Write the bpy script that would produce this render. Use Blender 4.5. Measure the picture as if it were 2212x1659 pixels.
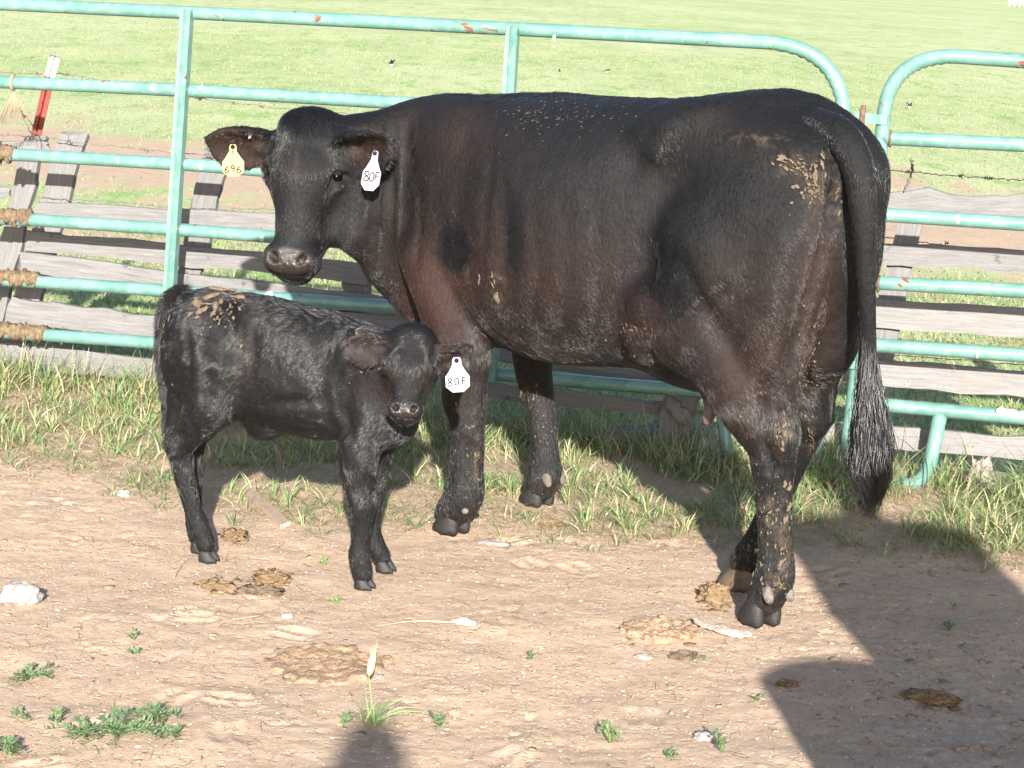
import bpy, math, random
import numpy as np
from mathutils import Vector, Matrix
from mathutils.bvhtree import BVHTree

for _o in list(bpy.data.objects):
    bpy.data.objects.remove(_o, do_unlink=True)
scene = bpy.context.scene
C = scene.collection
random.seed(7)
rng = np.random.default_rng(11)

# ------------------------------------------------------------------ camera
# Tele view of a standing photographer (eye 1.65 m), levelled slightly off.
F, CX, CY, EYE = 4500.0, 1106.0, 829.5, 1.65      # photograph measured on a 2212 px wide copy
PITCH, ROLL = math.atan(911 / F), math.atan(0.060)
FW = np.array([0, math.cos(PITCH), -math.sin(PITCH)])
_r0 = np.array([1.0, 0, 0]); _u0 = np.array([0, math.sin(PITCH), math.cos(PITCH)])
RT = math.cos(ROLL) * _r0 + math.sin(ROLL) * _u0
UP = math.cos(ROLL) * _u0 - math.sin(ROLL) * _r0
EYEP = np.array([0, 0, EYE])
cam = bpy.data.cameras.new('camera')
cam.sensor_width = 36; cam.lens = F / 2212 * 36; cam.clip_start = 0.02; cam.clip_end = 6000
camo = bpy.data.objects.new('camera', cam); C.objects.link(camo)
m = Matrix.Identity(4)
for i in range(3):
    m[i][0] = RT[i]; m[i][1] = UP[i]; m[i][2] = -FW[i]; m[i][3] = EYEP[i]
camo.matrix_world = m
scene.camera = camo

# ------------------------------------------------------------------ world, sun, exposure
SUN_TRAVEL = Vector((-0.055, 0.928, -0.360)).normalized()
w = bpy.data.worlds.new('World'); scene.world = w; w.use_nodes = True
nt = w.node_tree
sky = nt.nodes.new('ShaderNodeTexSky'); sky.sky_type = 'NISHITA'; sky.sun_disc = False
sky.sun_elevation = math.radians(21.2); sky.sun_rotation = math.radians(176.6)
sky.altitude = 1200; sky.dust_density = 4.0
nt.links.new(sky.outputs[0], nt.nodes['Background'].inputs[0])
nt.nodes['Background'].inputs[1].default_value = 0.085
sl = bpy.data.lights.new('sun', 'SUN'); sl.energy = 5.0; sl.angle = math.radians(0.75); sl.color = (1.0, 0.95, 0.87)
so = bpy.data.objects.new('sun', sl); C.objects.link(so)
so.rotation_euler = SUN_TRAVEL.to_track_quat('-Z', 'Y').to_euler(); so.location = (0, -8, 8)
vs = scene.view_settings
vs.view_transform = 'Standard'; vs.look = 'None'; vs.exposure = 1.75; vs.gamma = 1; vs.use_curve_mapping = False
try:
    scene.cycles_curves.shape = 'RIBBONS'
except Exception:
    pass

# ------------------------------------------------------------------ helpers: rays and planes
def ray(u, v):
    return FW + RT * (u - CX) / F - UP * (v - CY) / F
def atz(u, v, z=0.0):
    d = ray(u, v); return EYEP + d * ((z - EYE) / d[2])
def aty(u, v, y):
    d = ray(u, v); return EYEP + d * (y / d[1])
def projv(P):
    q = np.asarray(P) - EYEP; ww = q @ FW
    return CX + F * (q @ RT) / ww, CY - F * (q @ UP) / ww
G0 = np.array([1.05, 6.93, 0]); GD = np.array([math.cos(math.radians(-14)), math.sin(math.radians(-14)), 0])
GN = np.array([-GD[1], GD[0], 0])                  # horizontal, away from the viewer
def onwall(u, v, off=0.0, tilt=0.0):
    """point where the sight line meets the gate's own plane (off metres behind it, leaning back by tilt)"""
    n = GN - np.array([0, 0, tilt]); d = ray(u, v)
    k = ((G0 - EYEP) @ GN + off - 0 * tilt + tilt * EYE) / (d @ n)
    return EYEP + d * k

# ------------------------------------------------------------------ helpers: objects
def tag(o, label=None, cat=None, group=None, kind=None):
    if label: o['label'] = label
    if cat: o['category'] = cat
    if group: o['group'] = group
    if kind: o['kind'] = kind
    return o
def empty(name, loc, rz=0.0, label=None, cat=None, group=None):
    o = bpy.data.objects.new(name, None); C.objects.link(o)
    o.location = loc; o.rotation_euler = (0, 0, rz); o.empty_display_size = 0.1
    tag(o, label, cat, group)
    return o
def wm(o):
    """world matrix of a freshly made Empty or object (loc + z rotation, unparented)"""
    return Matrix.Translation(Vector(o.location)) @ o.rotation_euler.to_matrix().to_4x4()
def mesh_obj(name, V, Fc, mat=None, parent=None, smooth=True, world=True, loc=None):
    """V in world coordinates; a child is stored in its top parent's frame"""
    V = np.asarray(V, dtype=np.float64).reshape(-1, 3)
    M = Matrix.Identity(4)
    if parent is not None and world:
        M = topm(parent)
        Mi = np.array(M.inverted())
        V = V @ Mi[:3, :3].T + Mi[:3, 3]
    elif parent is None and world:
        base = np.array([*V[:, :2].mean(0), V[:, 2].min()]) if loc is None else np.asarray(loc, dtype=float)
        V = V - base
    me = bpy.data.meshes.new(name)
    if isinstance(Fc, np.ndarray):
        n, k = Fc.shape
        me.vertices.add(len(V)); me.vertices.foreach_set('co', V.astype(np.float32).ravel())
        me.loops.add(n * k); me.loops.foreach_set('vertex_index', Fc.astype(np.int32).ravel())
        me.polygons.add(n); me.polygons.foreach_set('loop_start', np.arange(0, n * k, k, dtype=np.int32))
        me.update(calc_edges=True)
    else:
        me.from_pydata([tuple(p) for p in V], [], Fc); me.update()
    if smooth:
        me.polygons.foreach_set('use_smooth', np.ones(len(me.polygons), dtype=bool))
    if mat is not None: me.materials.append(mat)
    o = bpy.data.objects.new(name, me); C.objects.link(o)
    if parent is None and world: o.location = base
    if parent is not None: o.parent = parent
    return o
def topm(p):
    """matrix from a parent's frame to the world, parts carry identity transforms"""
    M = Matrix.Identity(4)
    while p is not None:
        M = wm(p) @ M; p = p.parent
    return M
def set_col(o, name, col):
    me = o.data; a = me.color_attributes.new(name, 'FLOAT_COLOR', 'POINT')
    col = np.asarray(col, dtype=np.float32)
    if col.shape[1] == 3: col = np.concatenate([col, np.ones((len(col), 1), np.float32)], 1)
    a.data.foreach_set('color', col.ravel())

class MB:
    """collects geometry for ONE mesh object"""
    def __init__(s): s.v = []; s.f = []; s.n = 0; s.c = []
    def add(s, V, Fc, col=None):
        V = np.asarray(V, dtype=float).reshape(-1, 3)
        s.v.append(V); s.f += [tuple(int(i) + s.n for i in f) for f in Fc]; s.n += len(V)
        s.c.append(np.tile(np.asarray(col if col is not None else (1, 1, 1), dtype=float), (len(V), 1)))
    def build(s, name, mat, parent=None, smooth=True, col=False, loc=None):
        o = mesh_obj(name, np.concatenate(s.v), s.f, mat, parent, smooth, loc=loc)
        if col: set_col(o, 'col', np.concatenate(s.c))
        return o
def tube(path, r, n=10, caps=True, mod=None):
    """verts, faces of a tube along path; r scalar or list; mod(i, angle)->radius factor"""
    P = [Vector(p) for p in path]; k = len(P)
    R = [r] * k if np.isscalar(r) else list(r)
    T = [(P[min(i + 1, k - 1)] - P[max(i - 1, 0)]).normalized() for i in range(k)]
    ref = Vector((0, 0, 1)) if abs(T[0].z) < 0.9 else Vector((1, 0, 0))
    X = T[0].cross(ref).normalized(); V = []; Fc = []
    for i in range(k):
        X = (X - T[i] * X.dot(T[i])).normalized(); Y = T[i].cross(X)
        for j in range(n):
            a = 2 * math.pi * j / n; rr = R[i] * (mod(i, a, X, Y) if mod else 1)
            V.append(P[i] + (X * math.cos(a) + Y * math.sin(a)) * rr)
    for i in range(k - 1):
        for j in range(n):
            Fc.append((i * n + j, i * n + (j + 1) % n, (i + 1) * n + (j + 1) % n, (i + 1) * n + j))
    if caps:
        Fc.append(tuple(range(n - 1, -1, -1))); Fc.append(tuple(range((k - 1) * n, k * n)))
    return [tuple(v) for v in V], Fc
def arc(p0, pc, p1, n=10):
    """smooth corner from p0 to p1 bulging to pc (quadratic)"""
    p0, pc, p1 = map(np.asarray, (p0, pc, p1)); out = []
    for i in range(n + 1):
        t = i / n; out.append((1 - t) ** 2 * p0 + 2 * t * (1 - t) * pc + t * t * p1)
    return out
def lerp_path(P, n):
    P = np.asarray(P, float); out = []
    for i in range(len(P) - 1):
        for j in range(n): out.append(P[i] + (P[i + 1] - P[i]) * j / n)
    out.append(P[-1]); return np.array(out)

# ------------------------------------------------------------------ numpy noise
_PT = rng.permutation(256); _PT = np.concatenate([_PT, _PT, _PT])
_GR = rng.normal(size=(256, 3)); _GR /= np.linalg.norm(_GR, axis=1)[:, None]
def pnoise(X, Y, Z=0.0):
    X, Y, Z = np.broadcast_arrays(np.asarray(X, float), np.asarray(Y, float), np.asarray(Z, float))
    xi, yi, zi = np.floor(X).astype(int), np.floor(Y).astype(int), np.floor(Z).astype(int)
    xf, yf, zf = X - xi, Y - yi, Z - zi
    s = lambda t: t * t * t * (t * (t * 6 - 15) + 10)
    u, v, w_ = s(xf), s(yf), s(zf); xi &= 255; yi &= 255; zi &= 255
    r = 0
    for dx in (0, 1):
        for dy in (0, 1):
            for dz in (0, 1):
                g = _GR[_PT[_PT[_PT[(xi + dx)] + (yi + dy) & 255] + (zi + dz) & 255]]
                d = g[..., 0] * (xf - dx) + g[..., 1] * (yf - dy) + g[..., 2] * (zf - dz)
                r = r + d * (u if dx else 1 - u) * (v if dy else 1 - v) * (w_ if dz else 1 - w_)
    return r
def fbm(X, Y, Z=0.0, o=4, g=0.5):
    a, r, f = 1.0, 0, 1.0
    for _ in range(o):
        r = r + a * pnoise(X * f, Y * f, np.asarray(Z) * f + 17.3 * f); a *= g; f *= 2.03
    return r
def sstep(a, b, x):
    t = np.clip((x - a) / (b - a), 0, 1); return t * t * (3 - 2 * t)

# ------------------------------------------------------------------ node materials
class N:
    def __init__(s, name):
        s.m = bpy.data.materials.new(name); s.m.use_nodes = True; s.t = s.m.node_tree
        s.b = s.t.nodes['Principled BSDF']; s.out = s.t.nodes['Material Output']
    def n(s, typ, **k):
        x = s.t.nodes.new(typ)
        for a, v in k.items():
            if a.startswith('i_'):
                key = a[2:]; key = int(key) if key.isdigit() else key.replace('_', ' ')
                x.inputs[key].default_value = v
            else: setattr(x, a, v)
        return x
    def l(s, a, b): s.t.links.new(a, b)
    def tex(s, scale, detail=4, rough=0.55, vec=None, stretch=None, dist=0.0):
        x = s.n('ShaderNodeTexNoise'); x.inputs['Scale'].default_value = scale
        x.inputs['Detail'].default_value = detail; x.inputs['Roughness'].default_value = rough
        x.inputs['Distortion'].default_value = dist
        if vec is None: vec = s.coord()
        if stretch:
            mp = s.n('ShaderNodeMapping'); mp.inputs['Scale'].default_value = stretch
            s.l(vec, mp.inputs[0]); vec = mp.outputs[0]
        s.l(vec, x.inputs['Vector']); return x.outputs[0]
    def coord(s, kind='Object'):
        return s.n('ShaderNodeTexCoord').outputs[kind]
    def ramp(s, fac, stops):
        x = s.n('ShaderNodeValToRGB'); e = x.color_ramp.elements
        while len(e) < len(stops): e.new(0.5)
        for i, (p, c) in enumerate(stops):
            e[i].position = p; e[i].color = (*c, 1) if len(c) == 3 else c
        s.l(fac, x.inputs[0]); return x.outputs[0]
    def fr(s, fac, a, b):
        return s.ramp(fac, [(a, (0, 0, 0)), (b, (1, 1, 1))])
    def mix(s, fac, a, b, mode='MIX'):
        x = s.n('ShaderNodeMix', data_type='RGBA', blend_type=mode)
        for sock, v in ((x.inputs[0], fac), (x.inputs[6], a), (x.inputs[7], b)):
            if hasattr(v, 'links'): s.l(v, sock)
            else: sock.default_value = v if np.isscalar(v) else ((*v, 1) if len(v) == 3 else v)
        return x.outputs[2]
    def math(s, op, a, b=0.0):
        x = s.n('ShaderNodeMath', operation=op)
        for sock, v in ((x.inputs[0], a), (x.inputs[1], b)):
            if hasattr(v, 'links'): s.l(v, sock)
            else: sock.default_value = v
        return x.outputs[0]
    def bump(s, h, strength=0.4, dist=0.01, prev=None):
        x = s.n('ShaderNodeBump'); x.inputs['Strength'].default_value = strength; x.inputs['Distance'].default_value = dist
        s.l(h, x.inputs['Height'])
        if prev is not None: s.l(prev, x.inputs['Normal'])
        s.l(x.outputs[0], s.b.inputs['Normal']); return x.outputs[0]
    def base(s, c, rough=0.8, spec=0.3):
        if hasattr(c, 'links'): s.l(c, s.b.inputs['Base Color'])
        else: s.b.inputs['Base Color'].default_value = (*c, 1)
        if hasattr(rough, 'links'): s.l(rough, s.b.inputs['Roughness'])
        else: s.b.inputs['Roughness'].default_value = rough
        s.b.inputs['Specular IOR Level'].default_value = spec
        return s
    def attr(s, name='col'):
        return s.n('ShaderNodeAttribute', attribute_name=name).outputs['Color']
# ------------------------------------------------------------------ materials
def mk_ground():
    s = N('dirt_and_pasture'); co = s.coord()
    n1 = s.tex(1.1, 5, 0.6, co); n2 = s.tex(7, 6, 0.65, co); n3 = s.tex(60, 6, 0.7, co); n4 = s.tex(240, 3, 0.6, co)
    dirt = s.ramp(n2, [(0.25, (0.285, 0.200, 0.138)), (0.5, (0.350, 0.254, 0.182)), (0.75, (0.405, 0.302, 0.224))])
    dirt = s.mix(s.fr(n3, 0.42, 0.70), dirt, (0.42, 0.315, 0.232))
    dirt = s.mix(s.math('MULTIPLY', s.fr(n4, 0.55, 0.72), 0.6), dirt, (0.47, 0.37, 0.285))
    vo = s.n('ShaderNodeTexVoronoi'); vo.inputs['Scale'].default_value = 85; s.l(co, vo.inputs['Vector'])
    peb = s.math('LESS_THAN', vo.outputs['Distance'], 0.22)
    sep = s.n('ShaderNodeSeparateColor'); s.l(vo.outputs['Color'], sep.inputs[0])
    peb = s.math('MULTIPLY', peb, s.math('GREATER_THAN', sep.outputs[0], 0.86))
    dirt = s.mix(peb, dirt, (0.62, 0.56, 0.50))
    # pasture: painted by an attribute (0 dirt .. 1 grass)
    a = s.attr('zone'); sepa = s.n('ShaderNodeSeparateColor'); s.l(a, sepa.inputs[0])
    g1 = s.tex(0.9, 8, 0.7, co, stretch=(1, 0.35, 1)); g2 = s.tex(9, 6, 0.7, co, stretch=(1, 0.5, 1)); g3 = s.tex(0.12, 5, 0.6, co, stretch=(1, 0.5, 1))
    gr = s.ramp(g2, [(0.25, (0.19, 0.255, 0.10)), (0.5, (0.27, 0.325, 0.15)), (0.78, (0.36, 0.385, 0.21))])
    gr = s.mix(s.math('MULTIPLY', s.fr(g1, 0.44, 0.66), 0.60), gr, (0.42, 0.43, 0.24))
    gr = s.mix(s.math('MULTIPLY', s.fr(g3, 0.42, 0.62), 0.5), gr, (0.43, 0.43, 0.28))
    gr = s.mix(s.math('MULTIPLY', s.fr(s.tex(2.3, 6, 0.7, co, stretch=(1, .3, 1)), 0.54, 0.62), 0.65), gr, (0.15, 0.27, 0.07))
    col = s.mix(sepa.outputs[0], dirt, gr)
    s.base(col, 0.95, 0.1)
    h = s.math('ADD', s.math('MULTIPLY', n3, 0.7), s.math('MULTIPLY', n4, 0.35))
    h = s.math('ADD', h, s.math('MULTIPLY', peb, 0.3))
    pit = s.fr(s.tex(34, 4, 0.6, co, dist=.5), 0.36, 0.44)
    b1 = s.bump(s.math('ADD', h, s.math('MULTIPLY', pit, .6)), 0.7, 0.006)
    s.bump(n2, 0.1, 0.02, b1)
    return s.m
def mk_attr(name, rough=0.8, spec=0.3, trans=0.0, nz=0.0, scale=60, bump=0.0, bscale=200):
    s = N(name); c = s.attr('col')
    if nz: c = s.mix(s.math('MULTIPLY', s.tex(scale, 5), nz), c, (0, 0, 0))
    s.base(c, rough, spec)
    if bump: s.bump(s.tex(bscale, 4), bump, 0.004)
    if trans:
        t = s.n('ShaderNodeBsdfTranslucent'); s.l(c, t.inputs[0]); mx = s.n('ShaderNodeMixShader'); mx.inputs[0].default_value = trans
        s.l(s.b.outputs[0], mx.inputs[1]); s.l(t.outputs[0], mx.inputs[2]); s.l(mx.outputs[0], s.out.inputs[0])
    return s.m
def mk_paint():
    s = N('green_gate_paint'); co = s.coord()
    c = s.ramp(s.tex(5, 5, 0.6, co), [(0.3, (0.062, 0.150, 0.128)), (0.7, (0.115, 0.215, 0.192))])
    c = s.mix(s.math('MULTIPLY', s.fr(s.tex(26, 6, 0.7, co), 0.46, 0.75), 0.5), c, (0.22, 0.30, 0.285))
    ru = s.tex(13, 7, 0.68, co, dist=0.4); rf = s.fr(ru, 0.635, 0.655)
    rc = s.ramp(s.tex(90, 4, 0.6, co), [(0.3, (0.07, 0.025, 0.018)), (0.7, (0.17, 0.085, 0.05))])
    c = s.mix(rf, c, rc)
    s.base(c, s.mix(rf, (0.33,) * 3, (0.85,) * 3), 0.5)
    s.bump(s.math('SUBTRACT', s.tex(300, 3, 0.6, co), rf), 0.15, 0.002)
    return s.m
def mk_wood(name, c0, c1, c2, blotch=0.0):
    s = N(name); uv = s.n('ShaderNodeUVMap').outputs[0]
    gr = s.tex(1.0, 8, 0.75, uv, stretch=(6, 120, 1), dist=0.6); gf = s.tex(1.0, 5, 0.7, uv, stretch=(22, 420, 1), dist=0.3)
    c = s.ramp(gr, [(0.25, c0), (0.5, c1), (0.72, c2)])
    c = s.mix(s.math('MULTIPLY', s.fr(gf, 0.60, 0.70), 0.55), c, tuple(x * 0.35 for x in c0))
    c = s.mix(s.math('MULTIPLY', s.fr(s.tex(5, 5, 0.6, s.coord()), 0.5, 0.7), 0.35), c, tuple(x * y for x, y in zip(c1, (1.12, 1.02, .92))))
    c = s.mix(s.math('MULTIPLY', s.fr(s.tex(9, 5, 0.7, s.coord()), 0.64, 0.68), 0.6), c, tuple(x * 0.5 for x in c0))
    if blotch: c = s.mix(s.fr(s.tex(9, 6, 0.7, s.coord()), 1 - blotch, 1.02 - blotch), c, (0.30, 0.295, 0.285))
    s.base(c, 0.9, 0.15)
    s.bump(s.math('ADD', gr, gf), 0.6, 0.006)
    return s.m
def mk_plain(name, col, rough=0.7, spec=0.3, var=0.3, scale=30, bump=0.3, bd=0.004, metal=0.0, sss=0):
    s = N(name); t = s.tex(scale, 6, 0.65)
    c = s.ramp(t, [(0.3, tuple(x * (1 - var) for x in col)), (0.7, tuple(min(1, x * (1 + var)) for x in col))])
    s.base(c, rough, spec); s.b.inputs['Metallic'].default_value = metal
    if bump: s.bump(s.tex(scale * 3, 5, 0.7), bump, bd)
    return s.m
def mk_coat():
    s = N('animal_skin_and_coat'); co = s.coord(); c = s.attr('col'); wet = s.n('ShaderNodeAttribute', attribute_name='wet').outputs['Fac']
    n = s.tex(110, 5, 0.75, co, stretch=(1, 1, 0.30)); n2 = s.tex(11, 5, 0.6, co); n3 = s.tex(420, 2, 0.6, co)
    c = s.mix(s.math('MULTIPLY', n, 0.8), c, (0.003, 0.003, 0.003))
    s.base(c, s.mix(wet, (0.62,) * 3, (0.13,) * 3), 0.22)
    s.l(s.mix(wet, (0.20,) * 3, (0.65,) * 3), s.b.inputs['Specular IOR Level'])
    b = s.bump(n, 0.8, 0.006); b2 = s.bump(n2, 0.45, 0.02, b); s.bump(s.math('MULTIPLY', n3, wet), 0.5, 0.002, b2)
    return s.m
def mk_hair(name, rough=0.34, spec=0.6):
    s = N(name); c = s.attr('col'); s.base(c, rough, spec)
    return s.m
M_GROUND = mk_ground(); M_GRASS = mk_attr('grass_blades', 0.6, 0.25, 0.30)
M_CLOD = mk_attr('loose_soil', 0.95, 0.1, 0, 0.3, 60, 0.6, 250)
M_PAINT = mk_paint()
M_WOOD = mk_wood('weathered_grey_board', (0.085, 0.082, 0.083), (0.145, 0.141, 0.141), (0.195, 0.191, 0.192))
M_WOOD2 = mk_wood('weathered_grey_board_with_white_paint', (0.105, 0.100, 0.100), (0.172, 0.166, 0.165), (0.225, 0.218, 0.216), 0.335)
M_POST = mk_wood('grey_post_wood', (0.085, 0.082, 0.083), (0.14, 0.136, 0.135), (0.19, 0.185, 0.183))
M_TAN = mk_wood('pale_split_wood', (0.27, 0.195, 0.145), (0.34, 0.25, 0.19), (0.40, 0.31, 0.24))
M_RUST = mk_plain('rusty_steel', (0.12, 0.065, 0.045), 0.8, 0.3, 0.5, 60)
M_WIRE = mk_plain('dull_wire', (0.13, 0.115, 0.105), 0.6, 0.4, 0.4, 60, 0, metal=0.3)
M_DUNG = mk_plain('dried_dung', (0.235, 0.160, 0.096), 0.95, 0.1, 0.35, 40, 1.0, 0.012)
M_DUNGP = mk_plain('sun_baked_dung', (0.33, 0.225, 0.150), 0.95, 0.1, 0.4, 45, 1.0, 0.010)
M_CRUST = mk_plain('dung_caked_on_pipe', (0.175, 0.128, 0.082), 0.95, 0.1, 0.5, 60, 1.0, 0.010)
M_MUD = mk_plain('dried_mud', (0.118, 0.091, 0.063), 0.95, 0.1, 0.4, 90, 0.8, 0.004)
M_ROCK = mk_plain('pale_stone', (0.235, 0.22, 0.205), 0.85, 0.2, 0.2, 12, 0.7, 0.012)
M_ROCKG = mk_plain('grey_stone', (0.29, 0.262, 0.24), 0.9, 0.2, 0.2, 20, 0.6, 0.008)
M_BARK = mk_plain('pale_bark', (0.235, 0.20, 0.175), 0.9, 0.1, 0.3, 40, 0.8, 0.006)
M_RED = mk_plain('red_post_paint', (0.17, 0.030, 0.022), 0.55, 0.4, 0.3, 25, 0.2)
M_WHITE = mk_plain('white_paint', (0.42, 0.41, 0.42), 0.6, 0.4, 0.06, 25, 0.2)
M_SPLAT = mk_plain('white_dropping', (0.27, 0.32, 0.31), 0.8, 0.2, 0.05, 40, 0.3)
M_TWINE = mk_plain('pale_orange_twine', (0.30, 0.20, 0.135), 0.85, 0.2, 0.15, 200, 0.4)
M_COAT = mk_coat()
M_HAIR = mk_hair('short_black_hair'); M_HAIRC = mk_hair('calf_hair', 0.32, 0.65)
M_HOOF = mk_plain('hoof_horn', (0.013, 0.012, 0.012), 0.6, 0.4, 0.4, 25, 0.5, 0.006)
M_CLAW = mk_plain('pale_dewclaw', (0.115, 0.100, 0.085), 0.8, 0.2, 0.55, 60, 0.8)
M_HOOFP = mk_plain('tan_hoof_horn', (0.085, 0.06, 0.042), 0.7, 0.3, 0.3, 25, 0.4)
M_EYE = mk_plain('wet_dark_eye', (0.002, 0.0018, 0.0016), 0.07, 0.16, 0, 5, 0)
M_YEL = mk_plain('yellow_tag_plastic', (0.26, 0.175, 0.022), 0.45, 0.4, 0.06, 20, 0)
M_TAGW = mk_plain('white_tag_plastic', (0.29, 0.285, 0.30), 0.45, 0.4, 0.03, 20, 0)
M_INK = mk_plain('black_marker_ink', (0.010, 0.010, 0.010), 0.6, 0.3, 0.2, 80, 0)
M_INKP = mk_plain('purple_marker_ink', (0.018, 0.010, 0.030), 0.6, 0.3, 0.2, 80, 0)
M_PINK = mk_plain('pink_metal_clip', (0.24, 0.14, 0.145), 0.4, 0.5, 0.2, 80, 0)
M_TEAT = mk_plain('udder_skin', (0.10, 0.07, 0.066), 0.6, 0.4, 0.2, 40, 0.3)
# ------------------------------------------------------------------ ground: one sheet from the pen to the horizon
def grade(lo, hi, a, b, fine, grow):
    mid = list(np.arange(a, b, fine)); L = []; x = a; d = fine
    while x > lo: d *= grow; x -= d; L.append(x)
    R = []; x = mid[-1]; d = fine
    while x < hi: d *= grow; x += d; R.append(x)
    return np.array(L[::-1] + mid + R)
def edge_y(x):
    """near edge of the grass strip along the gate"""
    return np.interp(x, [-3, -1.6, -1.1, -0.75, -0.35, 0.0, 0.25, 0.6, 0.95, 1.3, 1.7, 3],
                     [7.2, 6.6, 6.25, 6.1, 6.05, 6.15, 6.05, 6.05, 6.15, 6.15, 6.0, 5.9])
def gate_y(x): return G0[1] + (np.asarray(x) - G0[0]) * GD[1] / GD[0]
def zone_at(x, y):
    """0 bare dirt .. 1 pasture grass"""
    n = fbm(x * 0.9, y * 0.5, 3.1, 4) ; n2 = fbm(x * 3.3, y * 1.6, 9.7, 3)
    beyond = y - gate_y(x)
    z = np.where(beyond > 0.1, 0.80 + 0.9 * n + 0.7 * n2, 0.0)
    bare = np.exp(-((y - (15.2 - 0.25 * x)) / 2.6) ** 2)
    z = z - 0.80 * bare * (0.65 + 1.2 * np.clip(n + 0.2, 0, 1)) + sstep(17.5, 24, y) * 0.9
    return np.clip(sstep(0.25, 0.7, z), 0, 1)
PRINTS = [(random.Random(k).uniform(-1.2, 1.5), random.Random(k + 99).uniform(3.9, 6.0), random.Random(k + 7).uniform(0, 3.1)) for k in range(22)]
PRINTS = [p for p in PRINTS if all((p[0] - a) ** 2 + (p[1] - b) ** 2 > .03 for a, b in ((-.15, 5.93), (.115, 6.3), (.69, 5.22), (.65, 5.55), (-.79, 5.48), (-.36, 5.31)))]
def ground_z(x, y):
    x = np.asarray(x, float); y = np.asarray(y, float)
    pen = sstep(7.9, 7.0, y)
    z = 0.016 * fbm(x * 1.7, y * 1.7, 1.2, 3) + 0.0042 * fbm(x * 8, y * 8, 5.5, 3)
    c = fbm(x * 24 + 0.6 * pnoise(x * 9, y * 9, 2.), y * 24, 8.8, 4, 0.62)
    patch = sstep(-.15, .25, fbm(x * 1.9, y * 1.9, 60.0, 3))
    z = z + pen * 0.0024 * c * (0.35 + patch) - pen * 0.006 * patch * sstep(.38, .52, fbm(x * 17, y * 17, 77.0, 3))
    z = z + pen * 0.005 * np.clip(fbm(x * 6, y * 6, 31.0, 3), 0.05, 1)
    z = np.array(z, dtype=float, ndmin=1); xs, ys = np.broadcast_to(x, z.shape), np.broadcast_to(y, z.shape); dim0 = x.ndim == 0
    for hx, hy, ha in PRINTS:                                     # old hoof prints: two claw dents with a raised rim
        k_ = np.nonzero((np.abs(xs - hx) < .13) & (np.abs(ys - hy) < .13))
        if len(k_[0]):
            dx, dy = xs[k_] - hx, ys[k_] - hy; u_ = dx * math.cos(ha) + dy * math.sin(ha); v_ = -dx * math.sin(ha) + dy * math.cos(ha)
            q_ = np.sqrt((u_ / .052) ** 2 + ((np.abs(v_) - .024) / .021) ** 2); z[k_] += -.0065 * np.exp(-q_ ** 4) + .0018 * np.exp(-((q_ - 1.35) / .3) ** 2)
    if dim0: z = z[0]
    rough = sstep(0.6, 1.4, x) * sstep(5.2, 4.3, y)            # churned soil at the lower right
    z = z + rough * (0.012 * np.abs(fbm(x * 7, y * 7, 40.0, 3)) + 0.011 * np.abs(fbm(x * 19, y * 19, 41.0, 3)))
    far = sstep(30, 300, y)
    return z * sstep(60, 25, y) - 0.006 + far * 0.5 * fbm(x * 0.01, y * 0.01, 7.0, 2)
gx = grade(-900, 900, -1.75, 2.1, 0.0085, 1.07); gy = grade(-60, 1500, 3.75, 7.4, 0.0085, 1.035)
GX, GY = np.meshgrid(gx, gy); GZ = ground_z(GX, GY)
nx, ny = len(gx), len(gy)
ii = (np.arange(ny - 1)[:, None] * nx + np.arange(nx - 1)[None, :]).ravel()
gf = np.stack([ii, ii + 1, ii + nx + 1, ii + nx], 1)
ground = mesh_obj('ground', np.stack([GX, GY, GZ], -1).reshape(-1, 3), gf, M_GROUND, None, True, world=False)
zz = zone_at(GX, GY).ravel(); set_col(ground, 'zone', np.stack([zz, zz, zz], 1)); tag(ground, kind='structure')
ground['label'] = 'dry dirt pen running into pale green pasture'

# ------------------------------------------------------------------ the two green tube gates
TR = 0.0235
def bent_mod(lo, hi, inner):
    """little crimp ridges on the inside of a bend"""
    def f(i, a, X, Y):
        if not (lo <= i <= hi): return 1
        d = X * math.cos(a) + Y * math.sin(a); s_ = max(0, d.dot(inner))
        return 1 + 0.17 * s_ * s_ * (1 if i % 2 else -0.35)
    return f
def wallpts(pts, off=0.0): return [onwall(u, v, off) for u, v in pts]
def gate_rail(parent, pts, name='rail', off=0.0):
    P = lerp_path(wallpts(pts, off), 14); V, Fc = tube(P, TR, 14); mb = MB(); mb.add(V, Fc)
    return mb.build(name, M_PAINT, parent)
def channel(parent, top, bot, w=0.045, d=0.020, off=-0.033):
    """the V-folded upright that clasps the rails"""
    p0, p1 = onwall(*top, off), onwall(*bot, off); ax = (p1 - p0) / np.linalg.norm(p1 - p0)
    side = np.cross(GN, ax); side /= np.linalg.norm(side)
    prof = [(-w / 2, 0.022), (-w / 2, 0.0), (-w * 0.10, 0.006), (-w * 0.04, -d), (w * 0.24, -d * 1.25), (w / 2, -d * 0.7), (w / 2, 0.022),
            (w / 2 - .003, 0.022), (w / 2 - .004, -d * 0.6), (w * 0.24, -d * 1.1), (w * 0.0, -d * .85), (-w * 0.07, 0.010), (-w / 2 + .003, 0.004), (-w / 2 + .003, 0.022)]
    V = []; k = len(prof); n = 12
    for i in range(n + 1):
        c = p0 + (p1 - p0) * i / n
        for a, b in prof: V.append(c - side * a + GN * b)
    Fc = [(i * k + j, i * k + (j + 1) % k, (i + 1) * k + (j + 1) % k, (i + 1) * k + j) for i in range(n) for j in range(k)]
    Fc += [tuple(range(k)), tuple(range(n * k + k - 1, n * k - 1, -1))]
    mb = MB(); mb.add(V, Fc); return mb.build('upright', M_PAINT, parent, smooth=False)
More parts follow.
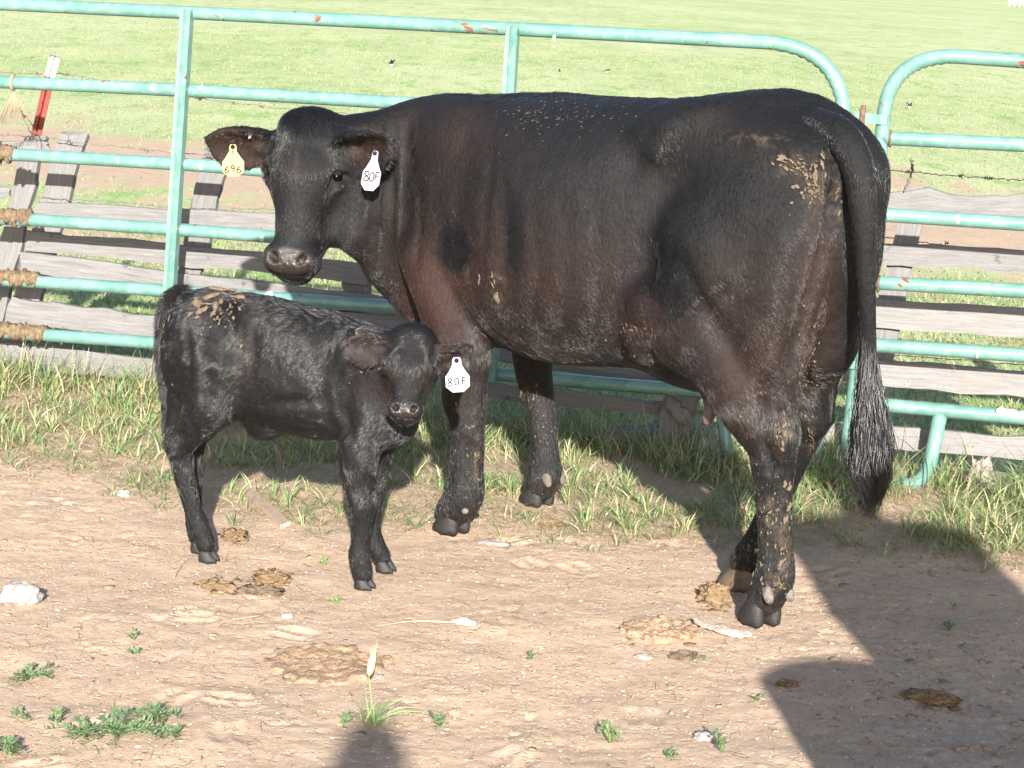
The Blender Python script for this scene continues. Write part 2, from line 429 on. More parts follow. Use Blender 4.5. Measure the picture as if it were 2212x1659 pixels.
def splat(parent, u, v, su, sv, mat=M_SPLAT, name='white_splash', off=0.0, seed=0):
    """a dried splash on the face of a tube, as a thin raised patch"""
    r = random.Random(seed); c = onwall(u, v, off); up = Vector((0, 0, 1)); n = 14; V = []; k = 6922 / c[1] / 1.0
    ppm = F / float(np.dot(c - EYEP, FW))
    for ring, q in ((0.0, 1), (0.6, n), (1.0, n)):
        for j in range(q):
            a = 2 * math.pi * j / n; wob = 1 + 0.25 * r.uniform(-1, 1)
            dx = su / ppm * ring * wob * math.cos(a); dz = sv / ppm * ring * wob * math.sin(a)
            lift = (0.0032 if ring < 1 else 0.0002)
            zz_ = max(-0.95, min(0.95, dz / TR)); dy = TR * math.sqrt(1 - zz_ * zz_) + lift
            V.append(c + GD * dx + np.array([0, 0, dz]) - GN * dy)
    Fc = [(0, 1 + j, 1 + (j + 1) % n) for j in range(n)] + [(1 + j, 1 + n + j, 1 + n + (j + 1) % n, 1 + (j + 1) % n) for j in range(n)]
    mb = MB(); mb.add(V, Fc); return mb.build(name, mat, parent)
gate1 = empty('corral_gate', (*onwall(900, 1000)[:2], 0), 0,
              'long green tube gate behind the cow and calf, rusty chips and dung on its rails', 'gate', 'green corral gates')
gate2 = empty('corral_gate', (*onwall(2050, 1040)[:2], 0), 0,
              'green tube gate at the right edge of the photo, beyond the tail of the cow', 'gate', 'green corral gates')
# gate 1 frame: top rail, bend, right upright, skid foot
def frame_tube(parent, pts_top, corner, pts_down, foot, inner):
    a = wallpts(pts_top); c = [onwall(*p) for p in corner]; b = wallpts(pts_down)
    bend = arc(c[0], c[1], c[2], 26)
    P = list(lerp_path(a + [c[0]], 12))[:-1] + bend + list(lerp_path([c[2]] + b, 8))[1:]
    i0 = 12 * len(a); i1 = i0 + 26
    fpts = []
    if foot:
        f = wallpts(foot); last = P[-1]
        fpts = arc(last, f[0], f[1], 8)[1:] + [f[2]] + arc(f[2], f[3], f[4], 8) + [f[5]]
    P = P + fpts
    V, Fc = tube(P, TR, 16, mod=bent_mod(i0 + 2, i1 - 2, inner)); mb = MB(); mb.add(V, Fc)
    return mb.build('frame', M_PAINT, parent)
frame_tube(gate1, [(-700, -20), (-60, 6), (398, 27), (1100, 62)], [(1650, 91), (1835, 100), (1824, 285)], [(1795, 640), (1764, 960)],
           [(1760, 1022), (1738, 1026), (1640, 1026), (1580, 1034), (1569, 965), (1557, 862)], Vector(tuple(-GD * 0.7 + np.array([0, 0, -0.7]))))
frame_tube(gate2, [(3300, 205), (2800, 175), (2500, 152)], [(2065, 122), (1915, 118), (1908, 262)], [(1870, 640), (1832, 950)],
           [(1826, 1024), (1850, 1030), (1945, 1046), (1990, 1056), (2010, 1000), (2032, 892)], Vector(tuple(GD * 0.7 + np.array([0, 0, -0.7]))))
for pts in ([(-700, 158), (0, 177), (398, 195), (860, 222), (1820, 290)], [(-700, 310), (50, 335), (398, 355), (1815, 461)],
            [(-700, 440), (100, 477), (398, 497), (1806, 605)], [(-700, 565), (100, 610), (360, 628), (840, 662), (1796, 741)]):
    gate_rail(gate1, pts)
gate_rail(gate1, [(-700, 670), (100, 724), (340, 741), (1200, 820), (1785, 868)])
for pts in ([(1905, 298), (2212, 313), (3100, 360)], [(1893, 463), (2212, 484), (3100, 545)], [(1882, 610), (2212, 629), (3100, 690)],
            [(1872, 744), (2212, 768), (3100, 835)], [(1860, 870), (2212, 903), (3100, 985)]):
    gate_rail(gate2, pts)
channel(gate1, (402, 20), (357, 745)); channel(gate1, (1107, 56), (1058, 822))
# hinge / latch hardware between the gates
def strap(parent, pts, z0, h, off=-0.03):
    """flat band wrapped round an upright"""
    c = onwall(*pts[0]); e = onwall(*pts[1]); mb = MB(); V = []; Fc = []; L = e - c
    ring = [(-0.027, 0), (-0.02, -0.028), (0.0, -0.0305), (0.022, -0.028), (0.027, 0)]
    n = len(ring)
    for zz_ in (h / 2, -h / 2):
        for a, b in ring: V.append(c + GD * a + GN * b + np.array([0, 0, zz_]))
        for a, b in ring: V.append(c + GD * a * 0.9 + GN * b * 0.9 + np.array([0, 0, zz_]))
    k = 2 * n
    Fc += [(j, j + 1, k + j + 1, k + j) for j in range(n - 1)] + [(j + 1, j, n + j, n + j + 1) for j in range(n - 1)] + [(k + j, k + j + 1, k + n + j + 1, k + n + j) for j in range(n - 1)]
    mb.add(V, Fc)
    V, Fc = box_pts(c + GD * (-0.02 if L @ GD < 0 else 0.02) - GN * 0.024, e - GN * 0.024, h, 0.006); mb.add(V, Fc)
    return mb.build('latch_strap', M_PAINT, parent, smooth=False)
def box_pts(p, q, h, t):
    """bar from p to q, h tall (world z), t thick (away from the viewer)"""
    p, q = np.asarray(p), np.asarray(q); ax = q - p; n = np.cross(ax, [0, 0, 1.0]); n /= np.linalg.norm(n); V = []
    for c in (p, q):
        for a in (-1, 1):
            for b in (-1, 1): V.append(c + np.array([0, 0, h / 2 * a]) + n * t / 2 * b)
    return V, [(0, 1, 3, 2), (4, 6, 7, 5), (0, 4, 5, 1), (2, 3, 7, 6), (0, 2, 6, 4), (1, 5, 7, 3)]
strap(gate2, [(1903, 257), (1848, 250)], 0, 0.032); strap(gate2, [(1893, 345), (1862, 343)], 0, 0.034)
strap(gate1, [(1820, 285), (1866, 291)], 0, 0.028)
pin = MB()
P = [onwall(u, v, -0.024) for u, v in [(1860, 330), (1861, 292), (1862, 262), (1864, 240), (1866, 227)]]
V, Fc = tube(P, [0.008, 0.008, 0.010, 0.011, 0.007], 8); pin.add(V, Fc)
V, Fc = tube([onwall(1861.5, 288, -0.024), onwall(1862, 284, -0.024)], 0.020, 12); pin.add(V, Fc)
pin.build('latch_pin', M_RUST, gate2)
low = MB(); P = [onwall(u, v, -0.024) for u, v in [(1836, 690), (1826, 716), (1832, 770), (1822, 800), (1808, 836)]]
V, Fc = tube(lerp_path(P, 4), 0.007, 8); low.add(V, Fc); low.build('latch_pin', M_RUST, gate2)
strap(gate2, [(1858, 712), (1822, 707)], 0, 0.026); strap(gate2, [(1850, 786), (1812, 783)], 0, 0.026)
# weld beads where the rails meet the upright of the second gate
for u, v, du in [(1909, 299, 1), (1895, 464, 1), (1884, 611, 1), (1873, 745, 1), (1862, 871, 1), (1819, 462, -1), (1808, 606, -1), (1799, 742, -1)]:
    c = onwall(u, v); mb = MB(); q = random.Random(u); P = [c + GD * (TR * .85 + .002 + .0012 * q.uniform(-1, 1)) * du + (np.array([0, 0, 1]) * math.cos(a) - GN * math.sin(a)) * (TR + .0012) for a in np.linspace(-.3, 3.4, 22)]
    V, Fc = tube(P, [.0036 + .0014 * q.random() for _ in P], 6); mb.add(V, Fc); mb.build('weld', M_RUST, gate2 if du > 0 else gate1)
# dried dung caked on the left ends of the rails
def crust(parent, pts, seed):
    r = np.random.default_rng(seed); P = lerp_path(wallpts(pts), 26)
    k = len(P); R = TR + 0.004 + 0.006 * np.abs(r.normal(size=k)); R[-3:] = [TR * 0.99, TR * .9, TR * .8]
    ph = r.uniform(0, 6, 4)
    def mod(i, a, X, Y):
        d = X * math.cos(a) + Y * math.sin(a)
        cover = d.z + 0.6 * math.sin(i * 0.55 + ph[0]) * math.cos(i * 0.21 + ph[1]) + 0.55
        return (1.0 + 0.16 * math.sin(a * 5 + i * .9 + ph[2]) * math.sin(i * .7)) if cover > 0 else TR / R[i] * 0.94
    V, Fc = tube(P, list(R), 22, mod=mod); mb = MB(); mb.add(V, Fc); return mb.build('dung_crust', M_CRUST, parent)
crust(gate1, [(-40, 330), (0, 333), (36, 335)], 1); crust(gate1, [(-40, 468), (20, 471), (72, 474)], 2)
crust(gate1, [(-40, 598), (30, 603), (88, 607)], 3); crust(gate1, [(-40, 714), (50, 720), (104, 724)], 4)
for q, (u, v, su, sv) in enumerate([(335, 190, 4, 9), (438, 189, 6, 5), (260, 346, 4, 9), (335, 345, 6, 4), (439, 360, 4, 7), (571, 514, 6, 9), (588, 634, 9, 6), (1200, 83, 4, 8)]):
    splat(gate1, u, v, su, sv, seed=q)
for q, (u, v, su, sv) in enumerate([(1847, 462, 0, 0), (2070, 474, 6, 9), (1822, 0, 0, 0), (2112, 763, 3, 10), (2178, 888, 22, 7), (2205, 896, 14, 10), (2163, 884, 9, 9)]):
    if su: splat(gate2, u, v, su, sv, seed=20 + q)
# ------------------------------------------------------------------ twine on the second rail
tw = MB()
for off, (a, b) in enumerate([((28, 158), (27, 200)), ((31, 158), (30, 200))]):
    c = onwall(29 + off * 3, 178); P = [c + np.array([0, 0, (TR + .004) * math.sin(t)]) - GN * (TR + .004) * math.cos(t) for t in np.linspace(-1.5, 1.5, 9)]
    V, Fc = tube(P, 0.0035, 6); tw.add(V, Fc)
for j in range(34):
    r = random.Random(j); u1 = 30 + r.gauss(-4, 17); v1 = 203 + r.uniform(25, 66)
    P = [onwall(30, 199, -TR - .004), onwall(30 + (u1 - 30) * .5, 203 + (v1 - 203) * .35, -TR - .008), onwall(u1, v1, -TR + .003)]
    V, Fc = tube(P, [0.0022, 0.0013, 0.0007], 5); tw.add(V, Fc)
tag(tw.build('baling_twine', M_TWINE), 'frayed pale orange twine knotted on the second rail at the left edge', 'twine')

# ------------------------------------------------------------------ weathered board fence behind the gates
FO, FT = 0.085, 0.25
def plank(parent, quad, name='plank', mat=M_WOOD, off=0.0, th=0.022, seed=0, n=26, wav=0.004, rend=0.006):
    """quad: top-left, top-right, bottom-right, bottom-left as seen; built with thickness on the fence's leaning plane"""
    r = np.random.default_rng(seed + 100); A, B, D, E_ = [onwall(u, v, FO + off, FT) for u, v in quad]
    length = np.linalg.norm((B + D) / 2 - (A + E_) / 2); hgt = np.linalg.norm(((E_ + D) - (A + B)) / 2)
    wob = lambda: np.interp(np.linspace(0, 1, n + 1), np.linspace(0, 1, 9), r.normal(size=9)) * wav + r.normal(size=n + 1) * wav * 0.25
    w0, w1, cup = wob(), wob(), np.interp(np.linspace(0, 1, n + 1), np.linspace(0, 1, 5), r.normal(size=5)) * 0.004
    up = np.cross(B - A, GN); up /= np.linalg.norm(up); up *= np.sign(up[2]) if up[2] else 1
    rows = [(0.0, 0), (0.0, 1), (0.35, 1), (0.68, 1), (1.0, 1), (1.0, 0)]       # round the front face; back shares edges
    V = []; UV = []
    for i in range(n + 1):
        t = i / n
        for a, front in [(0, 0), (0, 1), (0.33, 1), (0.66, 1), (1, 1), (1, 0)]:
            p = (A + (B - A) * t) * (1 - a) + (E_ + (D - E_) * t) * a
            p = p + up * (w0[i] * (1 - a) + w1[i] * a) + GN * (cup[i] + (0 if front else th))
            if i in (0, n): p = p + (B - A) / np.linalg.norm(B - A) * r.normal() * rend
            if front and 0 < a < 1: p = p - GN * 0.0015
            V.append(p); UV.append((t * length + seed * 3.7, a * hgt + (0 if front else 1) * .02 + seed * 1.3))
    k = 6; Fc = [(i * k + j, (i + 1) * k + j, (i + 1) * k + (j + 1) % k, i * k + (j + 1) % k) for i in range(n) for j in range(k)]
    Fc += [tuple(range(k)), tuple(range(n * k + k - 1, n * k - 1, -1))]
    o = mesh_obj(name, V, Fc, mat, parent, smooth=False)
    uvl = o.data.uv_layers.new(name='UVMap'); idx = np.empty(len(o.data.loops), dtype=np.int32); o.data.loops.foreach_get('vertex_index', idx)
    uvl.data.foreach_set('uv', np.array(UV, dtype=np.float32)[idx].ravel()); return o
def plank_run(parent, top, bot, mat=M_WOOD, seed=0, **k):
    """boards with a bent outline: split into consecutive quads is avoided by a long quad with its own wave"""
    return plank(parent, [top[0], top[1], bot[1], bot[0]], 'plank', mat, seed=seed, **k)
fence = empty('plank_fence', (*onwall(700, 900, 0.2)[:2], 0), 0, 'weathered grey plank fence leaning behind the green gates', 'fence')
HB = [((80, 436), (640, 467), (640, 503), (72, 463)), ((61, 497), (795, 572), (789, 614), (54, 541)), ((50, 547), (900, 652), (900, 690), (40, 587)),
      ((21, 643), (430, 694), (432, 742), (8, 697)), ((600, 660), (1080, 705), (1080, 748), (600, 706)),
      ((-60, 733), (760, 825), (760, 880), (-60, 778)), ((1060, 752), (1450, 816), (1452, 838), (1062, 778)), ((1050, 824), (1500, 880), (1500, 905), (1050, 862)),
      ((-300, 282), (103, 309), (101, 327), (-300, 305)), ((-300, 385), (22, 405), (20, 430), (-300, 412))]
for q, b in enumerate(HB): plank(fence, b, seed=q, mat=M_WOOD if q != 7 else M_POST)
RB = [((1700, 405), (2320, 428), (2320, 474), (1700, 440)), ((1720, 515), (2320, 549), (2320, 597), (1720, 559)),
      ((1640, 632), (2320, 672), (2320, 737), (1640, 690)), ((1700, 765), (2320, 812), (2320, 868), (1700, 818)), ((1640, 900), (2320, 953), (2320, 1004), (1640, 944))]
for q, b in enumerate(RB): plank(fence, b, seed=20 + q, mat=M_WOOD2 if q >= 2 else M_WOOD, wav=0.010 if q == 0 else 0.004)
ST = [((55, 296), (98, 296), (-12, 760), (-60, 760)), ((126, 290), (186, 294), (58, 748), (0, 744)), ((440, 322), (493, 332), (432, 600), (372, 640)),
      ((742, 590), (800, 598), (790, 700), (728, 695)), ((1953, 405), (2008, 409), (1910, 860), (1852, 860)), ((2560, 405), (2620, 409), (2540, 860), (2480, 860))]
for q, b in enumerate(ST):
    # a stile runs lengthways top to bottom: give the quad with its long side first
    tl, tr, br, bl = b
    plank(fence, [tr, br, bl, tl], 'stile', M_POST if q in (2, 3) else M_WOOD, off=0.028, th=0.03, seed=40 + q)
plank(fence, [(1512, 792), (1490, 985), (1415, 985), (1448, 786)], 'post', M_POST, off=-0.03, th=0.07, seed=50)
plank(fence, [(1448, 852), (1500, 905), (1478, 925), (1440, 880)], 'plank', M_POST, off=-0.062, th=0.018, seed=51, n=8)
plank(fence, [(14, 785), (46, 789), (38, 860), (10, 858)], 'stile', M_WOOD, off=0.0, th=0.04, seed=52, n=8)
plank(fence, [(47, 799), (132, 832), (128, 846), (45, 812)], 'plank', M_WOOD, off=-0.02, th=0.015, seed=53, n=10)
def lying_board(name, ps, mat, th, label, cat, seed, zoff=0.01):
    """ps: four ground points (photo order round the outline) of a board lying on the dirt"""
    P = [atz(u, v, zoff) for u, v in ps]; r = np.random.default_rng(seed); n = 12; V = []; UV = []
    A, B, D, E_ = P; L = np.linalg.norm(B - A); W = np.linalg.norm(E_ - A)
    for i in range(n + 1):
        t = i / n; j0, j1 = r.normal(size=2) * 0.0025
        for a, top in [(0, 0), (0, 1), (0.5, 1), (1, 1), (1, 0)]:
            p = (A + (B - A) * t) * (1 - a) + (E_ + (D - E_) * t) * a; p = p + (E_ - A) / W * (j0 if a < .5 else j1)
            gzv = float(ground_z(p[0], p[1])); p = np.array([p[0], p[1], max(gzv, -0.002) + (th if top else -0.012)]) ; V.append(p); UV.append((t * L + seed, a * W + seed))
    k = 5; Fc = [(i * k + j, (i + 1) * k + j, (i + 1) * k + (j + 1) % k, i * k + (j + 1) % k) for i in range(n) for j in range(k)] + [tuple(range(k)), tuple(range(n * k + k - 1, n * k - 1, -1))]
    o = mesh_obj(name, V, Fc, mat, None, smooth=False)
    uvl = o.data.uv_layers.new(name='UVMap'); idx = np.empty(len(o.data.loops), dtype=np.int32); o.data.loops.foreach_get('vertex_index', idx)
    uvl.data.foreach_set('uv', np.array(UV, dtype=np.float32)[idx].ravel()); return tag(o, label, cat)
lying_board('plank', [(1261, 938), (1452, 926), (1470, 944), (1275, 962)], M_POST, 0.035, 'grey board lying in the shaded grass behind the front legs of the cow', 'board', 3)
lying_board('wood_slat', [(514, 1045), (530, 1040), (627, 1126), (606, 1134)], M_TAN, 0.012, 'pale broken wood slat lying on the dirt under the calf', 'wood slat', 5)

# ------------------------------------------------------------------ wire
def wire(pts, label, off, r=0.0012, barbs=(), tilt=FT, sag=0.002, seed=0):
    g = random.Random(seed); t = empty('barbed_wire', tuple(onwall(*pts[0], FO + off, tilt)), 0, label, 'barbed wire')
    P = [onwall(u, v, FO + off, tilt) for u, v in pts]; P = lerp_path(P, 10); k = len(P)
    P = P + np.array([[g.gauss(0, sag), g.gauss(0, sag), g.gauss(0, sag)] for _ in range(k)])
    mb = MB()
    for ph in (0, math.pi):
        Q = [p + np.array([0, math.cos(i * 1.9 + ph), math.sin(i * 1.9 + ph)]) * r for i, p in enumerate(P)]
        V, Fc = tube(Q, r, 6); mb.add(V, Fc)
    mb.build('strand', M_WIRE, t)
    for (u, v) in barbs:
        c = onwall(u, v, FO + off, tilt); mb = MB()
        for a in range(4):
            d = Vector((g.uniform(-1, 1), g.uniform(-.6, .6), g.uniform(-1, 1))).normalized() * 0.014
            V, Fc = tube([Vector(c) - d * .5, Vector(c) + d], [r, r * .5], 5); mb.add(V, Fc)
        for a in range(2):
            ring = [c + GD * (0.004 * (a * 2 - 1)) + np.array([0, 0.005 * math.cos(x), 0.005 * math.sin(x)]) for x in np.linspace(0, 6.28, 8)]
            V, Fc = tube(ring, r, 5); mb.add(V, Fc)
        mb.build('barb', M_WIRE, t)
    return t
wire([(-150, 150), (35, 158), (108, 160), (132, 159), (197, 169), (350, 208), (436, 213), (576, 231), (760, 246)], 'barbed wire strand behind the second rail of the left gate', 0.25, barbs=[(145, 161), (80, 159), (505, 222), (565, 230), (432, 214)], seed=1)
wire([(-150, 283), (12, 290), (88, 296), (190, 311), (315, 324), (468, 336), (620, 350), (760, 362)], 'barbed wire strand crossing the tops of the leaning grey boards', -0.02, barbs=[(150, 304), (310, 323), (318, 325), (447, 333), (455, 336)], seed=2)
wire([(78, 425), (155, 431), (260, 437), (377, 450), (480, 452), (577, 451), (700, 458)], 'rusty wire strand just above the uppermost long grey board', 0.02, barbs=[], seed=3)
wire([(1860, 362), (1903, 366), (1962, 371), (2030, 377), (2100, 384), (2212, 389), (2500, 410)], 'barbed wire strand above the boards at the right edge', -0.01, barbs=[(1962, 371), (2075, 380), (2130, 384), (2140, 385)], seed=4)
wire([(1955, 412), (1962, 395), (1969, 374), (1972, 360), (1968, 343)], 'stub of rusty wire standing up from the top right board', -0.01, 0.003, seed=5)
wire([(1880, 506), (1905, 512), (1926, 515), (1984, 522), (2025, 528), (2060, 535)], 'loose rusty wire sagging behind the upper boards at the right', 0.03, barbs=[(2045, 525)], seed=6)
wire([(1870, 760), (2000, 772), (2120, 781), (2300, 796)], 'thin wire running behind the lower boards at the right', 0.05, 0.0011, seed=7)
wire([(1880, 872), (2000, 882), (2100, 892), (2300, 912)], 'thin pale wire low between the two bottom boards at the right', 0.04, 0.0011, seed=8)
wire([(33, 206), (45, 240), (55, 262), (66, 286), (72, 300)], 'rusty wire hanging from the rail beside the red post', 0.02, 0.0014, seed=9)
wire([(52, 247), (68, 268), (84, 296), (90, 320)], 'short rusty tie wire at the foot of the red post', 0.0, 0.0017, seed=10)

# ------------------------------------------------------------------ red and white steel post
tp = empty('steel_fence_post', tuple(onwall(80, 330, 0.5)), 0, 'red steel fence post with a white painted top leaning behind the left gate', 'fence post')
def tpost(u0, v0, u1, v1, mat, name, sc=1.0):
    p0 = onwall(u0, v0, 0.46); p1 = onwall(u1, v1, 0.46); ax = (p1 - p0) / np.linalg.norm(p1 - p0); sd = np.cross(ax, GN); sd /= np.linalg.norm(sd)
    wv = np.array([(-1, 0), (-0.18, -0.08), (-0.14, -0.75), (0.14, -0.75), (0.18, -0.08), (1, 0), (1, 0.15), (-1, 0.15)]) * 0.021 * sc
    V = []; n = 10; k = len(wv)
    for i in range(n + 1):
        c = p0 + (p1 - p0) * i / n
        for a, b in wv: V.append(c + sd * a + GN * b)
    Fc = [(i * k + j, i * k + (j + 1) % k, (i + 1) * k + (j + 1) % k, (i + 1) * k + j) for i in range(n) for j in range(k)] + [tuple(range(k)), tuple(range(n * k + k - 1, n * k - 1, -1))]
    mb = MB(); mb.add(V, Fc)
    for i in range(1, 12):
        c = p0 + (p1 - p0) * (i / 12); V, Fc = box_pts(c - sd * .004 * sc - GN * .018 * sc, c + sd * .004 * sc - GN * .018 * sc, 0.008, 0.008); mb.add(V, Fc)
    return mb.build(name, mat, tp, smooth=False)
tpost(119, 121, 107, 166, M_WHITE, 'painted_top', 1.03); tpost(107, 166, 34, 480, M_RED, 'shaft')

# ------------------------------------------------------------------ far white rail fence at the top right
pf = atz(2185, 12); ff = empty('white_rail_fence', tuple(pf), 0, 'small white rail fence far across the pasture at the top right corner', 'fence')
sc_ = F / np.linalg.norm(pf - EYEP)
for q in range(5):
    c = pf + np.array([(q * 11 - 6) / sc_, 0, 0]); V, Fc = box_pts(c + [-.12, 0, .55], c + [.12, 0, .55], 1.3, .24); mb = MB(); mb.add(V, Fc); mb.build('post', M_WHITE, ff, smooth=False)
for q in range(3):
    z_ = 0.35 + q * 0.35; V, Fc = box_pts(pf + [-6 / sc_, -.15, z_], pf + [44 / sc_, -.15, z_], 0.16, .06); mb = MB(); mb.add(V, Fc); mb.build('rail', M_WHITE, ff, smooth=False)
# ------------------------------------------------------------------ smooth solid modelling on a grid (numpy)
class Vox:
    def __init__(s, lo, hi, h):
        s.lo = np.array(lo, float); s.h = h; s.n = np.ceil((np.array(hi) - s.lo) / h).astype(int) + 1
        s.ax = [s.lo[i] + np.arange(s.n[i]) * h for i in range(3)]
        s.v = np.full(s.n, 1.0, dtype=np.float32)
    def sub(s, lo, hi, pad):
        i0 = np.maximum(0, np.floor((np.array(lo) - pad - s.lo) / s.h).astype(int)); i1 = np.minimum(s.n, np.ceil((np.array(hi) + pad - s.lo) / s.h).astype(int) + 1)
        sl = tuple(slice(a, b) for a, b in zip(i0, i1))
        G = np.meshgrid(*[s.ax[i][sl[i]] for i in range(3)], indexing='ij', sparse=True)
        return sl, G
    def put(s, sl, d, k, op='u'):
        a = s.v[sl]
        if a.size == 0: return
        d = d.astype(np.float32)
        if op == 'u':
            h = np.clip(0.5 + 0.5 * (a - d) / k, 0, 1); s.v[sl] = a + (d - a) * h - k * h * (1 - h)
        else:                                   # carve d out
            d = -d; h = np.clip(0.5 - 0.5 * (a - d) / k, 0, 1); s.v[sl] = a + (d - a) * h + k * h * (1 - h)
    def cone(s, a, b, ra, rb, k=0.03, flat=None, op='u'):
        """tapered capsule; flat=(axis, factor) squeezes it along an axis"""
        a, b = np.array(a, float), np.array(b, float); R = max(ra, rb)
        sl, (X, Y, Z) = s.sub(np.minimum(a, b) - R, np.maximum(a, b) + R, k * 1.6 + s.h)
        ab = b - a; L2 = max(ab @ ab, 1e-9)
        t = np.clip(((X - a[0]) * ab[0] + (Y - a[1]) * ab[1] + (Z - a[2]) * ab[2]) / L2, 0, 1)
        qx, qy, qz = X - a[0] - t * ab[0], Y - a[1] - t * ab[1], Z - a[2] - t * ab[2]
        if flat is not None:
            n = np.array(flat[0], float); n /= np.linalg.norm(n); dd = (qx * n[0] + qy * n[1] + qz * n[2]) * (flat[1] - 1)
            qx, qy, qz = qx + dd * n[0], qy + dd * n[1], qz + dd * n[2]
        s.put(sl, np.sqrt(qx * qx + qy * qy + qz * qz) - (ra + (rb - ra) * t), k, op)
    def chain(s, pts, k=0.03, flat=None):
        """a limb: tapered capsules joined hard among themselves, blended once into the body"""
        P = np.array([np.asarray(p, float) for p, r in pts]); R = np.array([r for p, r in pts], float)
        n = 4; t_ = np.linspace(0, len(P) - 1, (len(P) - 1) * n + 1); i = np.clip(t_.astype(int), 0, len(P) - 2); f = (t_ - i)[:, None]
        Tn = np.gradient(P, axis=0); dR = np.gradient(R)
        h = lambda p0, p1, m0, m1, t: (2 * t ** 3 - 3 * t * t + 1) * p0 + (t ** 3 - 2 * t * t + t) * m0 + (-2 * t ** 3 + 3 * t * t) * p1 + (t ** 3 - t * t) * m1
        Q = h(P[i], P[i + 1], Tn[i], Tn[i + 1], f) if len(P) > 2 else P[i] + (P[i + 1] - P[i]) * f
        rr = h(R[i], R[i + 1], dR[i], dR[i + 1], f[:, 0]) if len(P) > 2 else R[i] + (R[i + 1] - R[i]) * f[:, 0]
        sl, (X, Y, Z) = s.sub((Q - rr[:, None]).min(0), (Q + rr[:, None]).max(0), k * 1.6 + s.h); best = None
        for a, b, ra, rb in zip(Q[:-1], Q[1:], rr[:-1], rr[1:]):
            ab = b - a; L2 = max(ab @ ab, 1e-9); t = np.clip(((X - a[0]) * ab[0] + (Y - a[1]) * ab[1] + (Z - a[2]) * ab[2]) / L2, 0, 1)
            qx, qy, qz = X - a[0] - t * ab[0], Y - a[1] - t * ab[1], Z - a[2] - t * ab[2]
            d = np.sqrt(qx * qx + qy * qy + qz * qz) - (ra + (rb - ra) * t); best = d if best is None else np.minimum(best, d)
        s.put(sl, best, k)
    def ell(s, c, r, k=0.03, M=None, op='u'):
        c = np.array(c, float); r = np.array(r, float); R = r.max() if M is not None else r
        sl, (X, Y, Z) = s.sub(c - R, c + R, k * 1.6 + s.h); X, Y, Z = X - c[0], Y - c[1], Z - c[2]
        if M is not None:
            M = np.asarray(M); X, Y, Z = (M[0, 0] * X + M[0, 1] * Y + M[0, 2] * Z), (M[1, 0] * X + M[1, 1] * Y + M[1, 2] * Z), (M[2, 0] * X + M[2, 1] * Y + M[2, 2] * Z)
        q = np.sqrt((X / r[0]) ** 2 + (Y / r[1]) ** 2 + (Z / r[2]) ** 2)
        s.put(sl, (q - 1) * r.min() * (1 + 0.0 * q), k, op)
    def mesh(s):
        """naive surface nets, vectorised"""
        v = s.v; ins = v < 0; nx, ny, nz = v.shape
        c = np.zeros((nx - 1, ny - 1, nz - 1), dtype=np.int8)
        offs = [(i, j, k) for i in (0, 1) for j in (0, 1) for k in (0, 1)]
        for i, j, k in offs: c += ins[i:nx - 1 + i, j:ny - 1 + j, k:nz - 1 + k]
        I, J, K = np.nonzero((c > 0) & (c < 8)); idx = -np.ones(c.shape, dtype=np.int64); idx[I, J, K] = np.arange(len(I))
        acc = np.zeros((len(I), 3)); cnt = np.zeros(len(I))
        for p in range(8):
            for q in range(p + 1, 8):
                d = np.array(offs[q]) - np.array(offs[p])
                if np.abs(d).sum() != 1: continue
                a = v[I + offs[p][0], J + offs[p][1], K + offs[p][2]]; b = v[I + offs[q][0], J + offs[q][1], K + offs[q][2]]
                mk = (a < 0) != (b < 0); t = np.where(mk, a / np.where(mk, a - b, 1), 0)
                acc[mk] += (np.array(offs[p]) + t[:, None] * d)[mk]; cnt[mk] += 1
        V = (np.stack([I, J, K], 1) + acc / cnt[:, None]) * s.h + s.lo; Fc = []
        for axd in range(3):
            u, w_ = (axd + 1) % 3, (axd + 2) % 3; sh = [slice(None)] * 3; sh2 = [slice(None)] * 3; sh[axd] = slice(0, -1); sh2[axd] = slice(1, None)
            a, b = ins[tuple(sh)], ins[tuple(sh2)]; E = np.stack(np.nonzero(a != b), 1)
            ok = (E[:, u] > 0) & (E[:, w_] > 0) & (E[:, u] < v.shape[u] - 1) & (E[:, w_] < v.shape[w_] - 1); E = E[ok]
            fl = a[E[:, 0], E[:, 1], E[:, 2]]; du = np.zeros(3, int); dw = np.zeros(3, int); du[u] = 1; dw[w_] = 1
            q = [idx[tuple((E - x).T)] for x in (0 * du, du, du + dw, dw)]; Q = np.stack(q, 1)
            Q[~fl] = Q[~fl][:, ::-1]; Fc.append(Q)
        Fq = np.concatenate(Fc); return V, Fq
